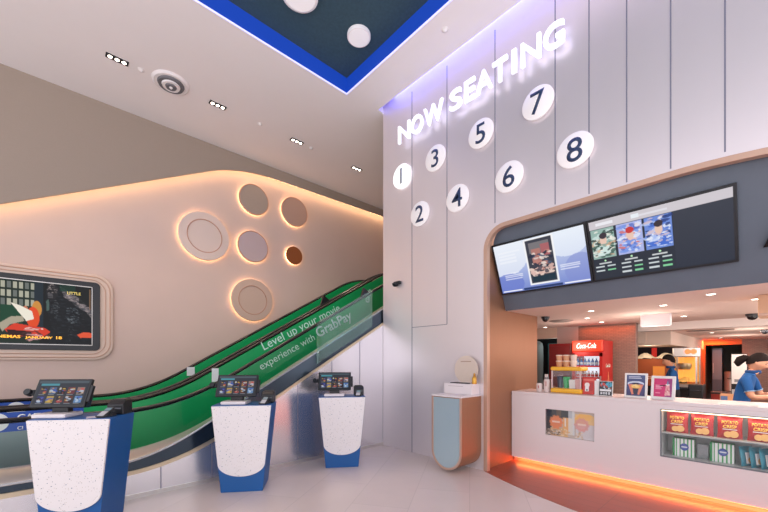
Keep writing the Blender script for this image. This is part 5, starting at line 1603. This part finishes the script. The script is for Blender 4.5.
# ------------------------------------------------------------------ pieces of parts go one level deeper
SUB = {
    'escalator': {'rail_track': 'handrail', 'slogan_lettering': 'green_banner', 'logo_lettering': 'green_banner', 'sticker': 'green_banner', 'banner_lettering': 'blue_banner', 'roundel_print': 'blue_banner', 'edge_strip': 'deck'},
    'wall_disc': {'inlay_ring': 'disc_plate', 'rim_ring': 'disc_plate'},
    'wall_screen': {'copper_line': 'surround', 'screen_print': 'bezel', 'screen_edge': 'bezel', 'caption_text': 'bezel'},
    'downlight_tray': {'lamp': 'tray'}, 'number_disc': {'numeral': 'disc_plate'}, 'menu_screen': {'screen_print': 'bezel'},
    'pos_terminal': {'screen_print': 'screen_housing', 'side_bracket': 'screen_housing', 'card_slot': 'screen_housing', 'rear_housing': 'screen_housing', 'barcode_camera': 'screen_housing'},
    'receipt_printer': {'paper_slot': 'body', 'lid': 'body'}, 'card_reader': {'display': 'body', 'keypad': 'body'},
    'wall_cabinet': {'front_frame': 'front_panel'}, 'display_box': {'lettering_line': 'box_body'}, 'round_sign': {'lettering_line': 'board'},
    'service_counter': {'display_shelf': 'display_niche', 'display_light': 'display_niche', 'display_frame': 'display_glass', 'light_strip': 'plinth'},
    'drinks_fridge': {'header_lettering': 'header', 'door_glass': 'door_frame', 'door_handle': 'door_frame', 'price_rail': 'shelf', 'side_lettering': 'cabinet', 'bottle_print': 'cabinet'},
    'poster_stand': {'poster_print': 'frame'}, 'red_holder': {'holder_print': 'holder_body'}, 'red_cabinet': {'handle': 'door'}, 'teal_cabinet': {'handle': 'carcass'},
    'steel_freezer': {'handle': 'door'}, 'black_bin': {'handle': 'door'}, 'steel_drum': {'handle': 'drum_body'}, 'popcorn_machine': {'red_lamp': 'top_housing'}, 'popcorn_warmer': {'poster_panel': 'cabinet'},
    'snack_pack': {k: 'pouch' for k in ('brand_lettering', 'print_line', 'chip_print', 'white_print', 'food_print')}, 'striped_carton': {'front_print': 'carton_body'},
    'drink_bottle': {'bottle_wrap': 'bottle_body'}, 'cup_stack': {'red_print': 'cups'}, 'notice_board': {'print': 'notice_sheet'}, 'cardboard_box': {'print': 'box_body'}, 'wall_light': {'lens': 'housing'},
    'round_downlight': {'lens': 'trim_ring'}, 'ceiling_disc': {'diffuser': 'disc_body'}, 'wooden_sign_box': {'edge_strip': 'box_body'}, 'person': {},
}
for o in list(COL.objects):
    sub = SUB.get(o.name.split('.')[0]) if o.parent is None else None
    if not sub:
        continue
    kids, used = list(o.children), {}
    for ch in kids:
        p = sub.get(ch.name.split('.')[0])
        if not p:
            continue
        hosts = [q for q in kids if q.name.split('.')[0] == p]
        k = ch.name.split('.')[0]
        n_ = used.get(k, 0)
        used[k] = n_ + 1
        q = hosts[min(n_, len(hosts) - 1)] if k in ('rail_track', 'price_rail') else hosts[0]
        m_ = q.matrix_basis.inverted() @ ch.matrix_basis
        ch.parent = q
        ch.matrix_basis = m_

# ------------------------------------------------------------------ light
wd = bpy.data.worlds.new('soft_ambient')
SC.world = wd
wd.use_nodes = True
bg = wd.node_tree.nodes['Background']
bg.inputs[0].default_value = (*lin((250, 249, 255)), 1)
bg.inputs[1].default_value = 1.9
lamp('added_uplight', 'AREA', (-2.6, -2.4, 0.9), 420, (246, 248, 255), 3.5, rot=(R(180), 0, 0))  # added fill out of view, aimed up to brighten the ceiling
lamp('wash_blue', 'AREA', (4.25, 1.3, 6.07), 26, (96, 104, 255), 0.08, 6.4)
for x in (0.7, 2.09, 3.595, 5.11):
    lamp('spot_light', 'SPOT', (x, 6.46, 5.8), 70, (255, 226, 196), 0.05, spot=R(80))
for x, y, e in ((5.9, 0.6, 14), (6.1, -0.6, 14), (7.6, 1.0, 14), (7.4, -0.4, 14), (10.4, 0.2, 16), (13.0, 0.2, 14)):
    lamp('downlight', 'AREA', (x, y, (2.2 if x < 8.7 else 2.08)), e, (255, 232, 216), 0.25)
for x, y, e in ((6.9, 1.4, 17), (6.5, -0.5, 15), (7.7, -0.4, 13), (7.3, 2.6, 8), (9.9, 0.3, 12), (12.3, 0.6, 12)):
    lamp('added_room_fill', 'POINT', (x, y, 1.75), e, (255, 236, 222), 0.2)  # added points without fittings, to lighten the low kitchen ceiling
lamp('added_room_fill', 'POINT', (9.9, 1.95, 1.75), 5, (255, 226, 196), 0.1)  # added fill to brighten the popcorn warmer
lamp('added_room_fill', 'POINT', (8.6, 3.45, 1.85), 3, (230, 240, 240), 0.1)  # added fill inside the dark doorway
lamp('kitchen_orange', 'AREA', (8.15, 2.3, 2.19), 4, (255, 110, 50), 0.1, 1.0)
lamp('store_orange', 'AREA', (14.3, 1.3, 2.07), 16, (255, 110, 50), 0.2, 0.6)
lamp('counter_glow', 'AREA', (CX + 0.03, 0.0, 0.062), 26, (255, 134, 76), 0.05, 5.2)
lamp('display_glow', 'AREA', (CX + 0.10, -0.2, 0.93), 2, (255, 236, 210), 0.05, 2.0)

# ------------------------------------------------------------------ camera
cd = bpy.data.cameras.new('camera')
cd.sensor_width = 36
cd.lens = 36 * 361 / 768
cd.shift_y = 104 / 768
cd.clip_start = 0.05
co = bpy.data.objects.new('camera', cd)
COL.objects.link(co)
co.location = (0, 0, 1.5)
co.rotation_euler = (R(90), 0, -math.atan2(0.6775, 0.7355))
SC.camera = co
SC.view_settings.view_transform = 'Standard'
SC.view_settings.look = 'None'
SC.view_settings.exposure = 0.0
